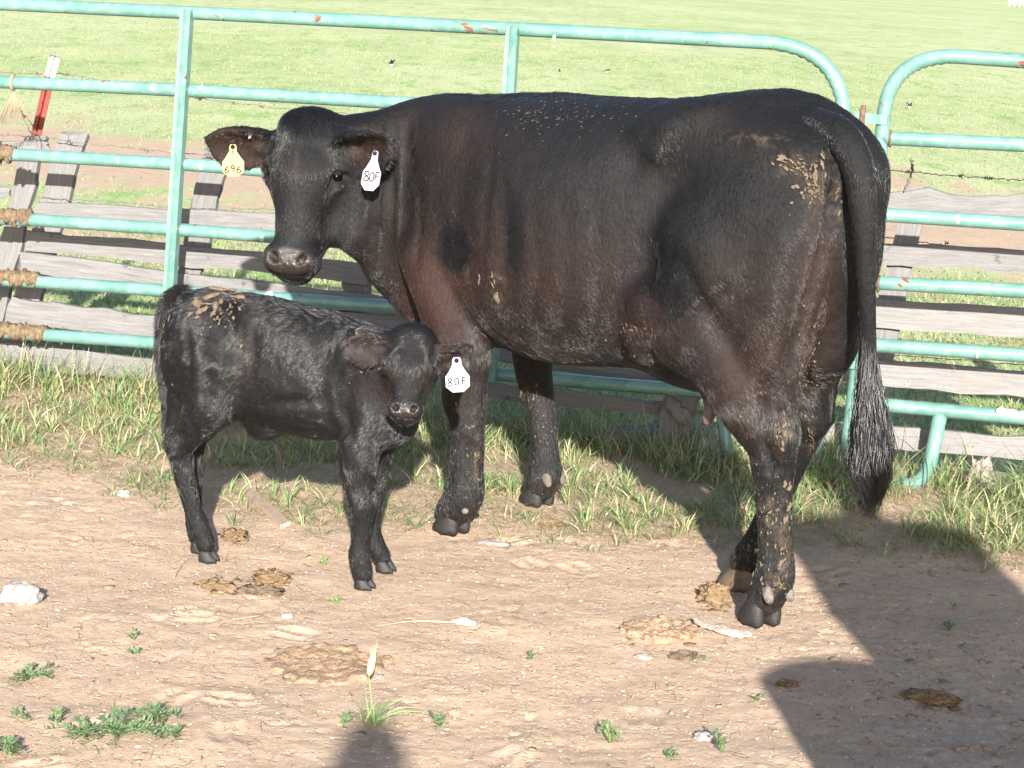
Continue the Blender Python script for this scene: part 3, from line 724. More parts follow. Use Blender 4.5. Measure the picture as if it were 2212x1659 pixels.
def loft(vox, st, ex=2.3, k=0.05):
    """trunk along +x: stations (s, top, bottom, half width, height fraction of the widest line)"""
    st = np.array(st); X = vox.ax[0]
    def ip(col):
        # smooth (cubic hermite) interpolation
        x, y = st[:, 0], st[:, col]; m_ = np.gradient(y, x); i = np.clip(np.searchsorted(x, X) - 1, 0, len(x) - 2); h = x[i + 1] - x[i]; t = np.clip((X - x[i]) / h, 0, 1)
        return (2 * t ** 3 - 3 * t * t + 1) * y[i] + (t ** 3 - 2 * t * t + t) * h * m_[i] + (-2 * t ** 3 + 3 * t * t) * y[i + 1] + (t ** 3 - t * t) * h * m_[i + 1]
    top, bot, wd, fr = [ip(c)[:, None, None] for c in (1, 2, 3, 4)]
    zc = bot + (top - bot) * fr; Y = np.abs(vox.ax[1])[None, :, None]; Z = vox.ax[2][None, None, :]
    hh = np.where(Z > zc, top - zc, zc - bot); q = ((Y / wd) ** ex + (np.abs(Z - zc) / hh) ** ex) ** (1 / ex)
    d = (q - 1) * np.minimum(wd, hh)
    x0, x1 = st[0, 0], st[-1, 0]; Xb = X[:, None, None]; e = np.maximum(x0 - Xb, Xb - x1)
    d = np.where(e > 0, np.sqrt(np.maximum(d, 0) ** 2 + e ** 2) + np.minimum(d, 0) * 0, d)
    d = np.where((e <= 0), np.maximum(d, e - 0.0), d)
    vox.put((slice(None),) * 3, d, k)
def vnormals(V, Fq):
    a, b, c, d = (V[Fq[:, i]] for i in range(4)); n = np.cross(c - a, d - b); N_ = np.zeros_like(V)
    for i in range(4): np.add.at(N_, Fq[:, i], n)
    return N_ / np.maximum(np.linalg.norm(N_, axis=1), 1e-9)[:, None]
def ear_sheet(vox, root, tip, nrm, width, th=0.008, cup=1.6, k=0.02, roll=0.0):
    """a cupped leaf-shaped ear: nrm is the direction the hollow faces"""
    root, tip = np.array(root, float), np.array(tip, float); ex = tip - root; L = np.linalg.norm(ex); ex /= L
    nz = np.array(nrm, float); nz -= ex * (nz @ ex); nz /= np.linalg.norm(nz); ey = np.cross(nz, ex)
    R = width * 0.9; sl, (X, Y, Z) = vox.sub(np.minimum(root, tip) - R, np.maximum(root, tip) + R, 0.03)
    X, Y, Z = X - root[0], Y - root[1], Z - root[2]
    p = (X * ex[0] + Y * ex[1] + Z * ex[2]) / L; q = X * ey[0] + Y * ey[1] + Z * ey[2]; r = X * nz[0] + Y * nz[1] + Z * nz[2]
    W = width * 0.5 * np.interp(p, [-.1, 0, 0.15, 0.35, 0.55, 0.75, 0.9, 1.0, 1.05], [0.25, 0.36, .64, 0.92, 1.0, 0.90, 0.64, 0.20, 0.0])
    sag = cup * (q * q) / width - roll * np.clip(p - .5, 0, 1) ** 2 * L
    d1 = np.abs(r - sag) / np.sqrt(1 + (2 * cup * q / width) ** 2) - th * (1.15 - 0.45 * p)
    d2 = np.abs(q) - W; d3 = (-p) * L
    d = np.maximum(np.maximum(d1, d2 * 0.9), d3); d = d + 0.0
    vox.put(sl, d, k)
def basis(x, y):
    x = np.array(x, float); x /= np.linalg.norm(x); y = np.array(y, float); y -= x * (x @ y); y /= np.linalg.norm(y); return x, y, np.cross(x, y)
def hair(parent, name, V, Fq, dens, length, rad, flow, keep=None, mat=None, col=None, lift=0.35, seed=3, jit=0.25, curl=0.0, lenf=None):
    """short strands rooted on a quad mesh; V in the parent's own frame"""
    r = np.random.default_rng(seed); a, b, c, d = (V[Fq[:, i]] for i in range(4)); n = np.cross(c - a, d - b); ar = np.linalg.norm(n, axis=1) / 2
    fc = (a + b + c + d) / 4; nn = n / np.maximum(2 * ar, 1e-12)[:, None]; wgt = ar * (keep(fc) if keep else 1)
    num = int(wgt.sum() * dens); f = r.choice(len(Fq), num, p=wgt / wgt.sum()); u, v = r.random((2, num, 1))
    P = (1 - u) * (1 - v) * a[f] + u * (1 - v) * b[f] + u * v * c[f] + (1 - u) * v * d[f]; nf = nn[f]
    D = flow(P, nf); D = D - nf * (D * nf).sum(1)[:, None]; D /= np.maximum(np.linalg.norm(D, axis=1), 1e-6)[:, None]
    w1 = np.stack([pnoise(P[:, 0] * 14, P[:, 1] * 14, P[:, 2] * 14 + s_) for s_ in (0., 31., 67.)], 1)
    D = D + w1 * jit * 1.8 + r.normal(size=D.shape) * jit * 0.55
    D = D - nf * (D * nf).sum(1)[:, None]; D /= np.maximum(np.linalg.norm(D, axis=1), 1e-6)[:, None]
    lf = lift * (0.7 + 0.6 * r.random((num, 1))); L = length * (0.6 + 0.7 * r.random((num, 1)))
    if lenf is not None: L = L * lenf(P)[:, None]
    k = 4; pts = np.zeros((num, k, 3)); rd = np.zeros((num, k)); side = np.cross(nf, D)
    for i in range(k):
        t = i / (k - 1); pts[:, i] = P - nf * 0.002 + D * (L * t) + nf * (L * (lf * t - 0.45 * lf * t * t)) + side * (curl * L * np.sin(t * 3 + w1[:, :1] * 20)); rd[:, i] = rad * (1 - 0.8 * t)
    hc = bpy.data.hair_curves.new(name); hc.add_curves([k] * num)
    hc.attributes['position'].data.foreach_set('vector', pts.astype(np.float32).ravel())
    ra = hc.attributes.get('radius') or hc.attributes.new('radius', 'FLOAT', 'POINT'); ra.data.foreach_set('value', rd.astype(np.float32).ravel())
    cl = np.asarray(col(P, r) if callable(col) else np.tile(col, (num, 1)), dtype=np.float32); cl = np.concatenate([cl, np.ones((num, 1), np.float32)], 1)
    ca = hc.attributes.new('col', 'FLOAT_COLOR', 'CURVE'); ca.data.foreach_set('color', cl.ravel())
    hc.materials.append(mat); o = bpy.data.objects.new(name, hc); C.objects.link(o); o.parent = parent; tag(o, kind='stuff'); return o
def set_f(o, name, val):
    a = o.data.attributes.new(name, 'FLOAT', 'POINT'); a.data.foreach_set('value', np.asarray(val, dtype=np.float32).ravel())
def line_w(pu, pv, pts, width):
    """closeness (0..1) of projected vertices to a drawn line, for creases and tendons"""
    best = np.full(len(pu), 1e9)
    for (x0, y0), (x1, y1) in zip(pts[:-1], pts[1:]):
        dx, dy = x1 - x0, y1 - y0; t = np.clip(((pu - x0) * dx + (pv - y0) * dy) / (dx * dx + dy * dy), 0, 1); best = np.minimum(best, (pu - x0 - t * dx) ** 2 + (pv - y0 - t * dy) ** 2)
    return np.exp(-best / width ** 2)
# ------------------------------------------------------------------ the cow (local frame: x forward, y to its left, z up)
COW_O = np.array([0.67, 5.38, 0.0]); COW_A = np.array([-0.682, 0.731]); COW_RZ = math.atan2(COW_A[1], COW_A[0])
cow = empty('cow', tuple(COW_O), COW_RZ, 'big black cow with turned head, yellow and white ear tags, standing along the green gate', 'cow')
CW = np.array(wm(cow)); CWi = np.linalg.inv(CW)
def toc(P): P = np.asarray(P, float); return P @ CWi[:3, :3].T + CWi[:3, 3]
def vec(P, M=CWi): return np.asarray(P, float) @ M[:3, :3].T
vx = Vox((-0.55, -0.62, -0.02), (2.0, 0.95, 1.48), 0.0085)
loft(vx, [(-0.26, 1.16, 0.90, 0.07, .5), (-0.21, 1.26, 0.80, 0.105, .5), (-0.12, 1.330, 0.72, 0.12, .5), (0.0, 1.360, 0.62, 0.132, .5), (0.15, 1.352, 0.575, 0.20, .52),
          (0.30, 1.325, 0.585, 0.28, .5), (0.5, 1.307, 0.562, 0.345, .46), (0.7, 1.297, 0.535, 0.355, .45), (0.9, 1.282, 0.535, 0.32, .46), (1.08, 1.262, 0.53, 0.27, .47),
          (1.25, 1.235, 0.56, 0.225, .5), (1.38, 1.19, 0.62, 0.17, .5), (1.47, 1.12, 0.72, 0.11, .5)], 2.35)
for s_ in (1, -1):                                                       # hips, thighs, shoulders both sides
    g_ = 1.0 if s_ > 0 else 0.42
    vx.cone((0.28, 0.19 * s_, 1.235), (0.16, 0.15 * s_, 1.265), 0.055, 0.05, 0.07)                       # hook bone
    vx.cone((0.24, 0.16 * s_ * g_, 1.235), (-0.20, 0.10 * s_ * g_, 1.19), 0.06, 0.065, 0.09)
    vx.ell((-0.02, 0.155 if s_ > 0 else -.05, 0.97), (0.22, 0.13 if s_ > 0 else .08, 0.28), 0.07)
    vx.cone((0.06, 0.165 * s_ * g_, 0.93), (0.12, 0.175 * s_ * g_, 0.74), 0.165 * (.55 + .45 * g_), 0.115, 0.06)
    vx.cone((-0.13, 0.13 * s_ * g_, 1.02), (-0.13, 0.135 * s_ * g_, 0.72), 0.115 * (.4 + .6 * g_), 0.08, 0.06)
    vx.cone((0.22, 0.22 * s_, 0.80), (0.26, 0.20 * s_, 0.68), 0.07, 0.05, 0.05)                            # stifle fold
    vx.ell((1.08, 0.185 * s_, 0.98), (0.20, 0.085, 0.27), 0.06)                                           # shoulder blade
    vx.ell((1.27, 0.165 * s_, 0.82), (0.12, 0.085, 0.13), 0.05)                                           # point of shoulder
    vx.ell((1.05, 0.20 * s_, 0.76), (0.15, 0.075, 0.14), 0.05)
# left hind leg (nearest), hock pointing back
vx.chain([((0.05, 0.17, 0.74), 0.115), ((-0.05, 0.155, 0.62), 0.095), ((-0.105, 0.14, 0.535), 0.075)], 0.04)
vx.cone((-0.16, 0.135, 0.68), (-0.175, 0.13, 0.525), 0.04, 0.034, 0.04)
vx.chain([((-0.125, 0.13, 0.53), 0.064), ((-0.140, 0.12, 0.45), 0.060), ((-0.150, 0.115, 0.36), 0.048), ((-0.163, 0.108, 0.22), 0.045), ((-0.166, 0.103, 0.135), 0.052), ((-0.14, 0.10, 0.075), 0.050)], 0.02)
vx.ell((-0.182, 0.125, 0.505), (0.036, 0.034, 0.055), 0.02)
# right hind leg, foot stepped forward under the belly
vx.chain([((0.06, -0.09, 0.74), 0.10), ((-0.01, -0.09, 0.61), 0.074), ((-0.045, -0.10, 0.52), 0.056)], 0.04)
vx.cone((-0.07, -0.06, 0.86), (-0.055, -0.095, 0.55), 0.095, 0.055, 0.06)
vx.cone((-0.11, -0.085, 0.66), (-0.10, -0.09, 0.505), 0.04, 0.034, 0.04)
vx.chain([((-0.06, -0.11, 0.515), 0.056), ((-0.04, -0.11, 0.44), 0.048), ((0.00, -0.108, 0.34), 0.042), ((0.045, -0.108, 0.21), 0.038), ((0.068, -0.105, 0.13), 0.048), ((0.102, -0.10, 0.075), 0.048)], 0.02)
# front left (nearest) and right legs
vx.chain([((1.13, 0.20, 0.80), 0.110), ((1.02, 0.215, 0.66), 0.105), ((0.96, 0.225, 0.55), 0.086), ((0.945, 0.225, 0.47), 0.070), ((0.938, 0.225, 0.405), 0.066), ((0.920, 0.225, 0.33), 0.052), ((0.912, 0.225, 0.20), 0.049), ((0.918, 0.225, 0.115), 0.058), ((0.958, 0.225, 0.065), 0.052)], 0.022)
vx.chain([((1.18, -0.19, 0.80), 0.10), ((1.16, -0.20, 0.62), 0.092), ((1.135, -0.21, 0.52), 0.070), ((1.12, -0.215, 0.42), 0.058), ((1.10, -0.215, 0.36), 0.052), ((1.065, -0.215, 0.27), 0.043), ((1.045, -0.215, 0.16), 0.044), ((1.035, -0.215, 0.10), 0.053), ((1.055, -0.215, 0.06), 0.051)], 0.022)
# brisket and the elbow fold
vx.ell((1.20, 0, 0.63), (0.19, 0.13, 0.12), 0.06)
vx.ell((0.24, 0.02, 0.63), (0.15, 0.12, 0.075), 0.05)                                                     # udder
vx.cone((0.12, 0.10, 0.62), (0.095, 0.11, 0.575), 0.05, 0.028, 0.03)
# ---- head frame in the world, from the photograph
HY = 6.08
poll = aty(660, 246, HY + .05); hf = np.array([-0.20, -0.93, 0.0]); hf /= np.linalg.norm(hf)
he = np.array([-hf[1], hf[0], 0.0]); hd = np.array([0, 0, -1.0]) * 0.965 + hf * 0.26; hd /= np.linalg.norm(hd); hn = np.cross(he, hd)
if hn @ hf < 0: hn = -hn
def HP(e, d, n): return toc(poll + he * e + hd * d + hn * n)
HM = np.stack([vec(he), vec(hd), vec(hn)])                                # rows: head axes in the cow's frame
# neck: crest line and throat line bend from the shoulders round to the head
nb = [((1.15, 0.0, 1.06), 0.15), (toc(aty(870, 325, 6.26)), 0.115), (toc(aty(785, 335, 6.20)), 0.105), (HP(0, .09, -.14), 0.10)]
for fl in (0,): vx.chain([(np.array(a), r) for a, r in nb], 0.07)
vx.chain([(np.array((1.28, 0.02, 0.90)), 0.165), (toc(aty(850, 440, 6.26)), 0.125), (toc(aty(775, 440, 6.2)), 0.085), (HP(0.02, .24, -.19), 0.07)], 0.08)
vx.chain([(toc(aty(960, 262, 6.22)), 0.07), (toc(aty(900, 272, 6.24)), 0.07), (toc(aty(835, 292, 6.21)), 0.065), (toc(aty(755, 296, 6.15)), 0.055)], 0.06)
vx.chain([(np.array((1.33, 0.03, 0.72)), 0.13), (toc(aty(868, 585, 6.24)), 0.075), (toc(aty(805, 545, 6.22)), 0.05), (toc(aty(755, 512, 6.16)), 0.045)], 0.07)
vx.chain([(toc(aty(905, 655, 6.22)), 0.06), (toc(aty(852, 625, 6.24)), 0.028), (toc(aty(812, 585, 6.22)), 0.022)], 0.05)
# head solids
H = lambda e, d, n: HP(e * 1.13, d * 0.975, n)
vx.cone(H(0, .075, -.085), H(0, .17, -.085), .106, .118, 0.03)
vx.cone(H(0, .17, -.065), H(0, .415, -.056), .086, .060, 0.04)
vx.ell(H(0, .015, -.085), (.082, .036, .060), 0.03, HM)
for s_ in (1, -1):
    vx.ell(H(.088 * s_, .165, -.062), (.034, .045, .040), 0.02, HM)
    vx.cone(H(.052 * s_, .19, -.185), H(.026 * s_, .40, -.105), .066, .042, 0.04)
    vx.cone(H(.070 * s_, .10, -.13), H(.060 * s_, .22, -.17), .050, .055, 0.03)
    vx.ell(H(.038 * s_, .432, -.036), (.042, .046, .047), 0.02, HM)
vx.ell(H(0, .445, -.055), (.082, .048, .058), 0.02, HM)
vx.ell(H(0, .478, -.085), (.050, .030, .045), 0.015, HM)
vx.ell(H(0, .30, -.012), (.024, .10, .018), 0.03, HM)
for s_ in (1, -1):
    vx.ell(H(.108 * s_, .172, -.046), (.022, .014, .020), 0.012, HM, op='c')                               # eye sockets
    vx.ell(H(.090 * s_, .20, -.030), (.016, .03, .012), 0.02, HM, op='c')
    a_ = 0.55 * s_; ca, sa = math.cos(a_), math.sin(a_); Mr = np.array([[ca, sa, 0], [-sa, ca, 0], [0, 0, 1]]) @ HM
    vx.ell(H(.037 * s_, .438, .004), (.011, .021, .024), 0.006, Mr, op='c')
vx.cone(H(-.05, .476, -.030), H(.05, .476, -.030), .004, .004, 0.008, op='c'); vx.cone(H(-.05, .474, -.040), H(-.068, .455, -.10), .004, .003, 0.008, op='c'); vx.cone(H(.05, .474, -.040), H(.068, .455, -.10), .004, .003, 0.008, op='c')
# ears
eR = H(-.085, .085, -.10); tR = toc(aty(448, 300, HY + .03)); ear_sheet(vx, eR, tR, vec(hf * 0.9 + np.array([0, 0, -.35])), 0.145, 0.0125, 1.0)
eL = H(.085, .085, -.10); tL = toc(aty(850, 304, HY - .11)); ear_sheet(vx, eL, tL, vec(hf * 1.0 + np.array([0.1, 0, -.40])), 0.155, 0.0125, 1.2)
vx.cone(H(-.085, .085, -.10), eR + (tR - eR) * .3, .040, .026, .03); vx.cone(H(.085, .085, -.10), eL + (tL - eL) * .3, .040, .026, .03)
CV, CF = vx.mesh(); del vx
CN = vnormals(CV, CF)
hd_c = H(0, .25, -.09); dh = np.linalg.norm(CV - hd_c, axis=1); body_w = sstep(0.30, 0.45, dh) * sstep(0.45, 0.7, CV[:, 2])
# neck wrinkles, ribs, loose skin
wr = CV @ vec(np.array([1.0, 0.25, 0.12])); nz_ = pnoise(CV[:, 0] * 2, CV[:, 1] * 2, CV[:, 2] * 1.2)
pw = CV @ CW[:3, :3].T + CW[:3, 3]; pu, pv = projv(pw)
neck = np.exp(-((pu - 840) / 55) ** 2) * sstep(215, 300, pv) * sstep(640, 480, pv)
neck = np.exp(-((pu - 850) / 50) ** 2) * sstep(225, 300, pv) * sstep(600, 470, pv)
dz = -0.015 * neck * np.abs(np.sin((pu + 0.03 * pv + 30 * nz_) * 0.105)) ** 0.5
dz += body_w * (0.007 * fbm(CV[:, 0] * 4, CV[:, 1] * 4, CV[:, 2] * 3, 3) + 0.0022 * fbm(CV[:, 0] * 22, CV[:, 1] * 22, CV[:, 2] * 13, 3))
nearside = (CV[:, 1] > -.02).astype(float)
for pts, wd_, am in [([(1795, 330), (1800, 430), (1775, 560), (1735, 690), (1700, 800)], 13, -.024), ([(1775, 360), (1775, 440), (1750, 560), (1712, 690)], 14, .010), ([(1640, 470), (1612, 600), (1585, 720)], 34, -.007),
                     ([(1412, 330), (1432, 285), (1478, 250), (1560, 232)], 24, .013), ([(1360, 360), (1380, 300), (1430, 245)], 30, -.010), ([(1010, 300), (1000, 400), (985, 480)], 18, -.007), ([(1060, 330), (1046, 430), (1040, 520)], 10, -.007),
                     ([(880, 330), (905, 450), (895, 560)], 12, -.009), ([(1150, 420), (1160, 560), (1150, 680)], 16, -.003), ([(1215, 420), (1225, 560), (1215, 700)], 16, -.003), ([(1285, 430), (1295, 570), (1285, 700)], 16, -.003),
                     ([(1644, 860), (1650, 950), (1668, 1010)], 9, -.015), ([(1690, 880), (1694, 940), (1690, 990)], 12, .010), ([(1668, 1060), (1668, 1160), (1666, 1250)], 7, -.007), ([(1740, 780), (1745, 880), (1738, 960)], 9, -.008),
                     ([(1010, 780), (1015, 860), (1010, 900)], 8, -.006), ([(1012, 915), (1012, 925)], 20, .005), ([(1012, 960), (1008, 1060)], 6, -.006), ([(1168, 900), (1170, 1000)], 6, -.005), ([(1440, 720), (1500, 700), (1545, 760)], 12, -.012), ([(1560, 600), (1500, 640), (1440, 700)], 16, .006)]:
    dz += am * line_w(pu, pv, pts, wd_) * nearside * (1 if pts[0][1] < 700 else sstep(.75, .6, CV[:, 2]))
dz += .0022 * sstep(.6, .5, CV[:, 2]) * fbm(CV[:, 0] * 30, CV[:, 1] * 30, CV[:, 2] * 16, 2)
flank = np.exp(-((pu - 1440) / 45) ** 2 - ((pv - 575) / 70) ** 2); dz -= 0.022 * flank
flank2 = np.exp(-(((pu - 1540) - 0.55 * (pv - 700)) / 22) ** 2 - ((pv - 690) / 120) ** 2) * (CV[:, 1] > 0); dz -= 0.016 * flank2
dz -= 0.016 * np.exp(-((pu - 1082) / 24) ** 2 - ((pv - 540) / 130) ** 2) * (CV[:, 1] > 0)                       # behind the shoulder
dz -= 0.010 * np.exp(-((pu - 985) / 40) ** 2 - ((pv - 560) / 80) ** 2) * (CV[:, 1] > 0)
dz += 0.010 * np.exp(-((pu - 1430) / 40) ** 2 - ((pv - 262) / 26) ** 2) * (CV[:, 1] > 0)
CV = CV + CN * dz[:, None]; CN = vnormals(CV, CF)
# coat colours: true black with rusty brown where the winter coat is still on
def paint(P3, blobs, base):
    col = np.tile(np.array(base, float), (len(P3), 1))
    for (u, v, y, ru, rv, c, amt, sharp) in blobs:
        g = ((pu_ - u) / ru) ** 2 + ((pv_ - v) / rv) ** 2; n_ = 0.35 * fbm(P3[:, 0] * 9, P3[:, 1] * 9, P3[:, 2] * 9, 3)
        w_ = amt * sstep(1 + sharp, 1 - sharp, np.sqrt(g) + n_ * 1.1); col = col * (1 - w_[:, None]) + np.array(c) * w_[:, None]
    return col
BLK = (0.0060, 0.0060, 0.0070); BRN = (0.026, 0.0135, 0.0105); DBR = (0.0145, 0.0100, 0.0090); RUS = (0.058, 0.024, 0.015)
pu_, pv_ = pu, pv
near = 1
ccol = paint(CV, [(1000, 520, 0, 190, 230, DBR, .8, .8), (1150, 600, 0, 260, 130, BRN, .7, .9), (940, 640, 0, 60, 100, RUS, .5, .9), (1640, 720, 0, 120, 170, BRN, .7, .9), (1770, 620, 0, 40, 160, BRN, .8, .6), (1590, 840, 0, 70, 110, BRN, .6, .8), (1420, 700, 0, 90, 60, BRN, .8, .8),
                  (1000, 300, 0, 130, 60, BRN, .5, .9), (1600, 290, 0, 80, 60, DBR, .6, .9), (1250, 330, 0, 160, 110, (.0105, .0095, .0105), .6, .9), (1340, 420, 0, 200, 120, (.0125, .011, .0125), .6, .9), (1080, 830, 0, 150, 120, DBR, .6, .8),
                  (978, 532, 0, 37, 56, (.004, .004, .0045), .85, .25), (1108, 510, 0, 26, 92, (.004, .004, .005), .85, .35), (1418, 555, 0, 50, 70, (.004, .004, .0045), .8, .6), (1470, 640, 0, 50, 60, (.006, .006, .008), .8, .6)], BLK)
hl = (CV - toc(poll)) @ HM.T
nm = sstep(1.15, 0.9, np.sqrt((hl[:, 0] / .068) ** 2 + ((hl[:, 1] - .437) / .037) ** 2 + ((hl[:, 2] - .0) / .060) ** 2))
ccol = ccol * (1 - nm[:, None]) + np.array((0.022, 0.014, 0.0125)) * nm[:, None]
earin = sstep(.16, .11, np.linalg.norm(CV - (eR * .5 + tR * .5), axis=1)) * sstep(0.2, 0.6, CN @ vec(hf)) * sstep(.115, .14, np.abs(hl[:, 0])) + sstep(.09, .05, np.linalg.norm(CV - (eL * .45 + tL * .55), axis=1)) * sstep(0.0, 0.4, CN @ vec(hf)) * sstep(.125, .14, np.abs(hl[:, 0]))
ccol = ccol * (1 - .45 * earin[:, None]) + np.array((0.055, 0.030, 0.019)) * .45 * earin[:, None]
strip = np.exp(-(hl[:, 0] / .010) ** 2 - ((hl[:, 1] - .145) / .05) ** 2) * (hl[:, 2] > -.08); ccol += strip[:, None] * np.array((.022, .013, .008))
shank = sstep(.45, .25, CV[:, 2]); ccol = ccol * (1 + .25 * shank[:, None]) + shank[:, None] * .002
hf_n = fbm(CV[:, 0] * 55, CV[:, 1] * 55, CV[:, 2] * 34, 3, .7); dirt_w = np.zeros(len(CV))
for u_, v_, su_, sv_, th_ in [(1722, 356, 34, 20, .05), (1762, 402, 16, 44, -.05), (1808, 425, 9, 40, .05), (1690, 935, 13, 30, .0), (1752, 945, 9, 36, .1), (1665, 1110, 30, 40, .12), (1695, 1170, 12, 80, .05), (1680, 1262, 24, 30, .10), (1072, 625, 12, 45, .22), (1130, 850, 22, 18, .25), (1030, 990, 12, 60, .22), (1590, 1200, 30, 50, .2), (1740, 760, 16, 80, .15), (1640, 300, 60, 14, .25), (1380, 712, 24, 12, .2)]:
    g_ = np.exp(-((pu - u_) / su_) ** 2 - ((pv - v_) / sv_) ** 2) * (CV[:, 1] > -.18); dirt_w = np.maximum(dirt_w, g_ ** .5 * sstep(th_, th_ + .22, hf_n + .25 * g_))
feet = sstep(.13, .05, CV[:, 2]) * sstep(-.25, .35, hf_n) * .5; dirt_w = np.clip(np.maximum(dirt_w, feet), 0, 1)[:, None]
ccol = ccol * (1 - .7 * dirt_w) + np.array((.085, .064, .042)) * .7 * dirt_w
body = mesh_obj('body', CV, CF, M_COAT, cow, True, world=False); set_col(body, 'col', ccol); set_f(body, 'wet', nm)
# hair flow
def cow_flow(P, n):
    hlp = (P - toc(poll)) @ HM.T; D = np.tile(np.array([-0.75, 0.0, -0.62]), (len(P), 1)); leg = sstep(.62, .5, P[:, 2])[:, None]
    D = D * (1 - leg) + np.array([0, 0, -1.0]) * leg
    hdm = (sstep(.30, .22, np.linalg.norm(P - hd_c, axis=1)))[:, None]; up_ = -vec(hd); Dh = HM[0] * (hlp[:, :1] * 7 + .15 * np.sin(hlp[:, 1:2] * 40)) + vec(hd) + HM[2] * .2
    return D * (1 - hdm) + Dh * hdm
from mathutils.kdtree import KDTree
def near_col(V, col, spread=2.6):
    kd = KDTree(len(V[::3]));
    for i, p in enumerate(V[::3]): kd.insert(p, i)
    kd.balance(); cc = col[::3]
    def f(P, r):
        out = np.empty((len(P), 3))
        for i, p in enumerate(P): out[i] = cc[kd.find(p)[1]]
        return out * (0.5 + spread * r.random((len(P), 1)) ** 3)
    return f
viewd = toc(EYEP)
def cow_keep(P):
    hlp = (P - toc(poll)) @ HM.T; nose_ = np.sqrt((hlp[:, 0] / .07) ** 2 + ((hlp[:, 1] - .445) / .05) ** 2 + (hlp[:, 2] / .07) ** 2) < 1.0
    far_ = sstep(-.02, -.14, P[:, 1]) * sstep(.55, .65, P[:, 2]) * sstep(.35, .45, np.linalg.norm(P - hd_c, axis=1)); hh_ = sstep(.34, .28, np.linalg.norm(P - hd_c, axis=1))
    k = np.where(nose_, 0.0, 1.0) * np.where(P[:, 2] < .035, 0, 1) * (1 - .9 * far_) * (1 + .7 * hh_); return k
def cow_len(P):
    hlp = (P - toc(poll)) @ HM.T; crest = np.exp(-((P[:, 1]) / .06) ** 2) * sstep(1.1, 1.2, P[:, 2]) * sstep(.7, .95, P[:, 0])
    hh_ = sstep(.30, .22, np.linalg.norm(P - hd_c, axis=1)); tuft = np.exp(-(hlp[:, 0] / .10) ** 2 - ((hlp[:, 1] - .03) / .08) ** 2)
    pw_ = P @ CW[:3, :3].T + CW[:3, 3]; qu, qv = projv(pw_)
    dark = np.exp(-((qu - 1425) / 60) ** 2 - ((qv - 590) / 80) ** 2) + np.exp(-((qu - 975) / 40) ** 2 - ((qv - 530) / 50) ** 2)
    belly = sstep(.66, .58, P[:, 2]) * sstep(.5, .54, P[:, 2]) * .8
    return 1.0 + 1.8 * crest - .20 * hh_ + 1.3 * tuft + 0.8 * dark + belly
hair(cow, 'coat_hair', CV, CF, 105000, 0.014, 0.00044, cow_flow, cow_keep, M_HAIR, near_col(CV, ccol), 0.30, 5, 0.30, lenf=cow_len)
BV = BVHTree.FromPolygons([tuple(p) for p in CV], [tuple(map(int, f)) for f in CF])
def hit(bvh, Wi, u, v):
    o = EYEP @ Wi[:3, :3].T + Wi[:3, 3]; d = ray(u, v) @ Wi[:3, :3].T; h_ = bvh.ray_cast(Vector(o), Vector(d).normalized()); return h_[0], h_[1]
# ---- hooves
def hoof_parts(parent, W, x, y, yaw, sc=1.0, pale=False, dew=True, tip=1.0, hmat=None, cmat=None, z0=0.0):
    """two claws side by side and two dewclaws behind; x, y in the animal's frame"""
    ca, sa = math.cos(yaw), math.sin(yaw)
    def L(p): return np.array([x + (p[0] * ca - p[1] * sa) * sc, y + (p[0] * sa + p[1] * ca) * sc, z0 + p[2] * sc])
    for s_ in (1, -1):
        # claw: rings from the sole up to the coronet
        prof = [(0.000, -0.044, 0.060, 0.025), (0.012, -0.046, 0.057, 0.0255), (0.030, -0.045, 0.042, 0.025), (0.048, -0.043, 0.028, 0.0235), (0.060, -0.040, 0.018, 0.020)]
        V = []; n = 18
        for z, xb, xf, wd in prof:
            for j in range(n):
                a = 2 * math.pi * j / n; cx, rx = (xb + xf) / 2, (xf - xb) / 2; c_, s2 = math.cos(a), math.sin(a)
                px = cx + rx * c_; wy = wd * s2 * (1 - 0.45 * max(0, c_) ** 1.5); V.append(L((px, s_ * (0.027 - 0.10 * max(0, px) * .25) + wy, z + 0.004 * math.sin(j * 2.1))))
        Fc = [(i * n + j, i * n + (j + 1) % n, (i + 1) * n + (j + 1) % n, (i + 1) * n + j) for i in range(len(prof) - 1) for j in range(n)]
        Fc += [tuple(range(n - 1, -1, -1)), tuple(range((len(prof) - 1) * n, len(prof) * n))]
        Vw = np.array(V) @ W[:3, :3].T + W[:3, 3]; mb = MB(); mb.add(Vw, Fc); mb.build('claw', hmat or M_HOOF, parent)
        if dew:
            c0, c1 = np.array(L((-0.062, s_ * 0.030, 0.112))), np.array(L((-0.086, s_ * 0.034, 0.078)))
            P = [c0, c0 * .5 + c1 * .5, c1 * .9 + c0 * .1, c1]; Vw, Fc = tube([tuple(p @ W[:3, :3].T + W[:3, 3]) for p in P], [.016 * sc, .0145 * sc, .010 * sc, .004 * sc], 12)
            mb = MB(); mb.add(Vw, Fc); mb.build('dewclaw', cmat or M_CLAW, parent)
hoof_parts(cow, CW, 0.960, 0.226, 0.10, .95); hoof_parts(cow, CW, 1.065, -0.215, 0.0, .95)
hoof_parts(cow, CW, -0.125, 0.10, -0.25, 1.0); hoof_parts(cow, CW, 0.115, -0.10, 0.35, 1.05, hmat=M_HOOFP)
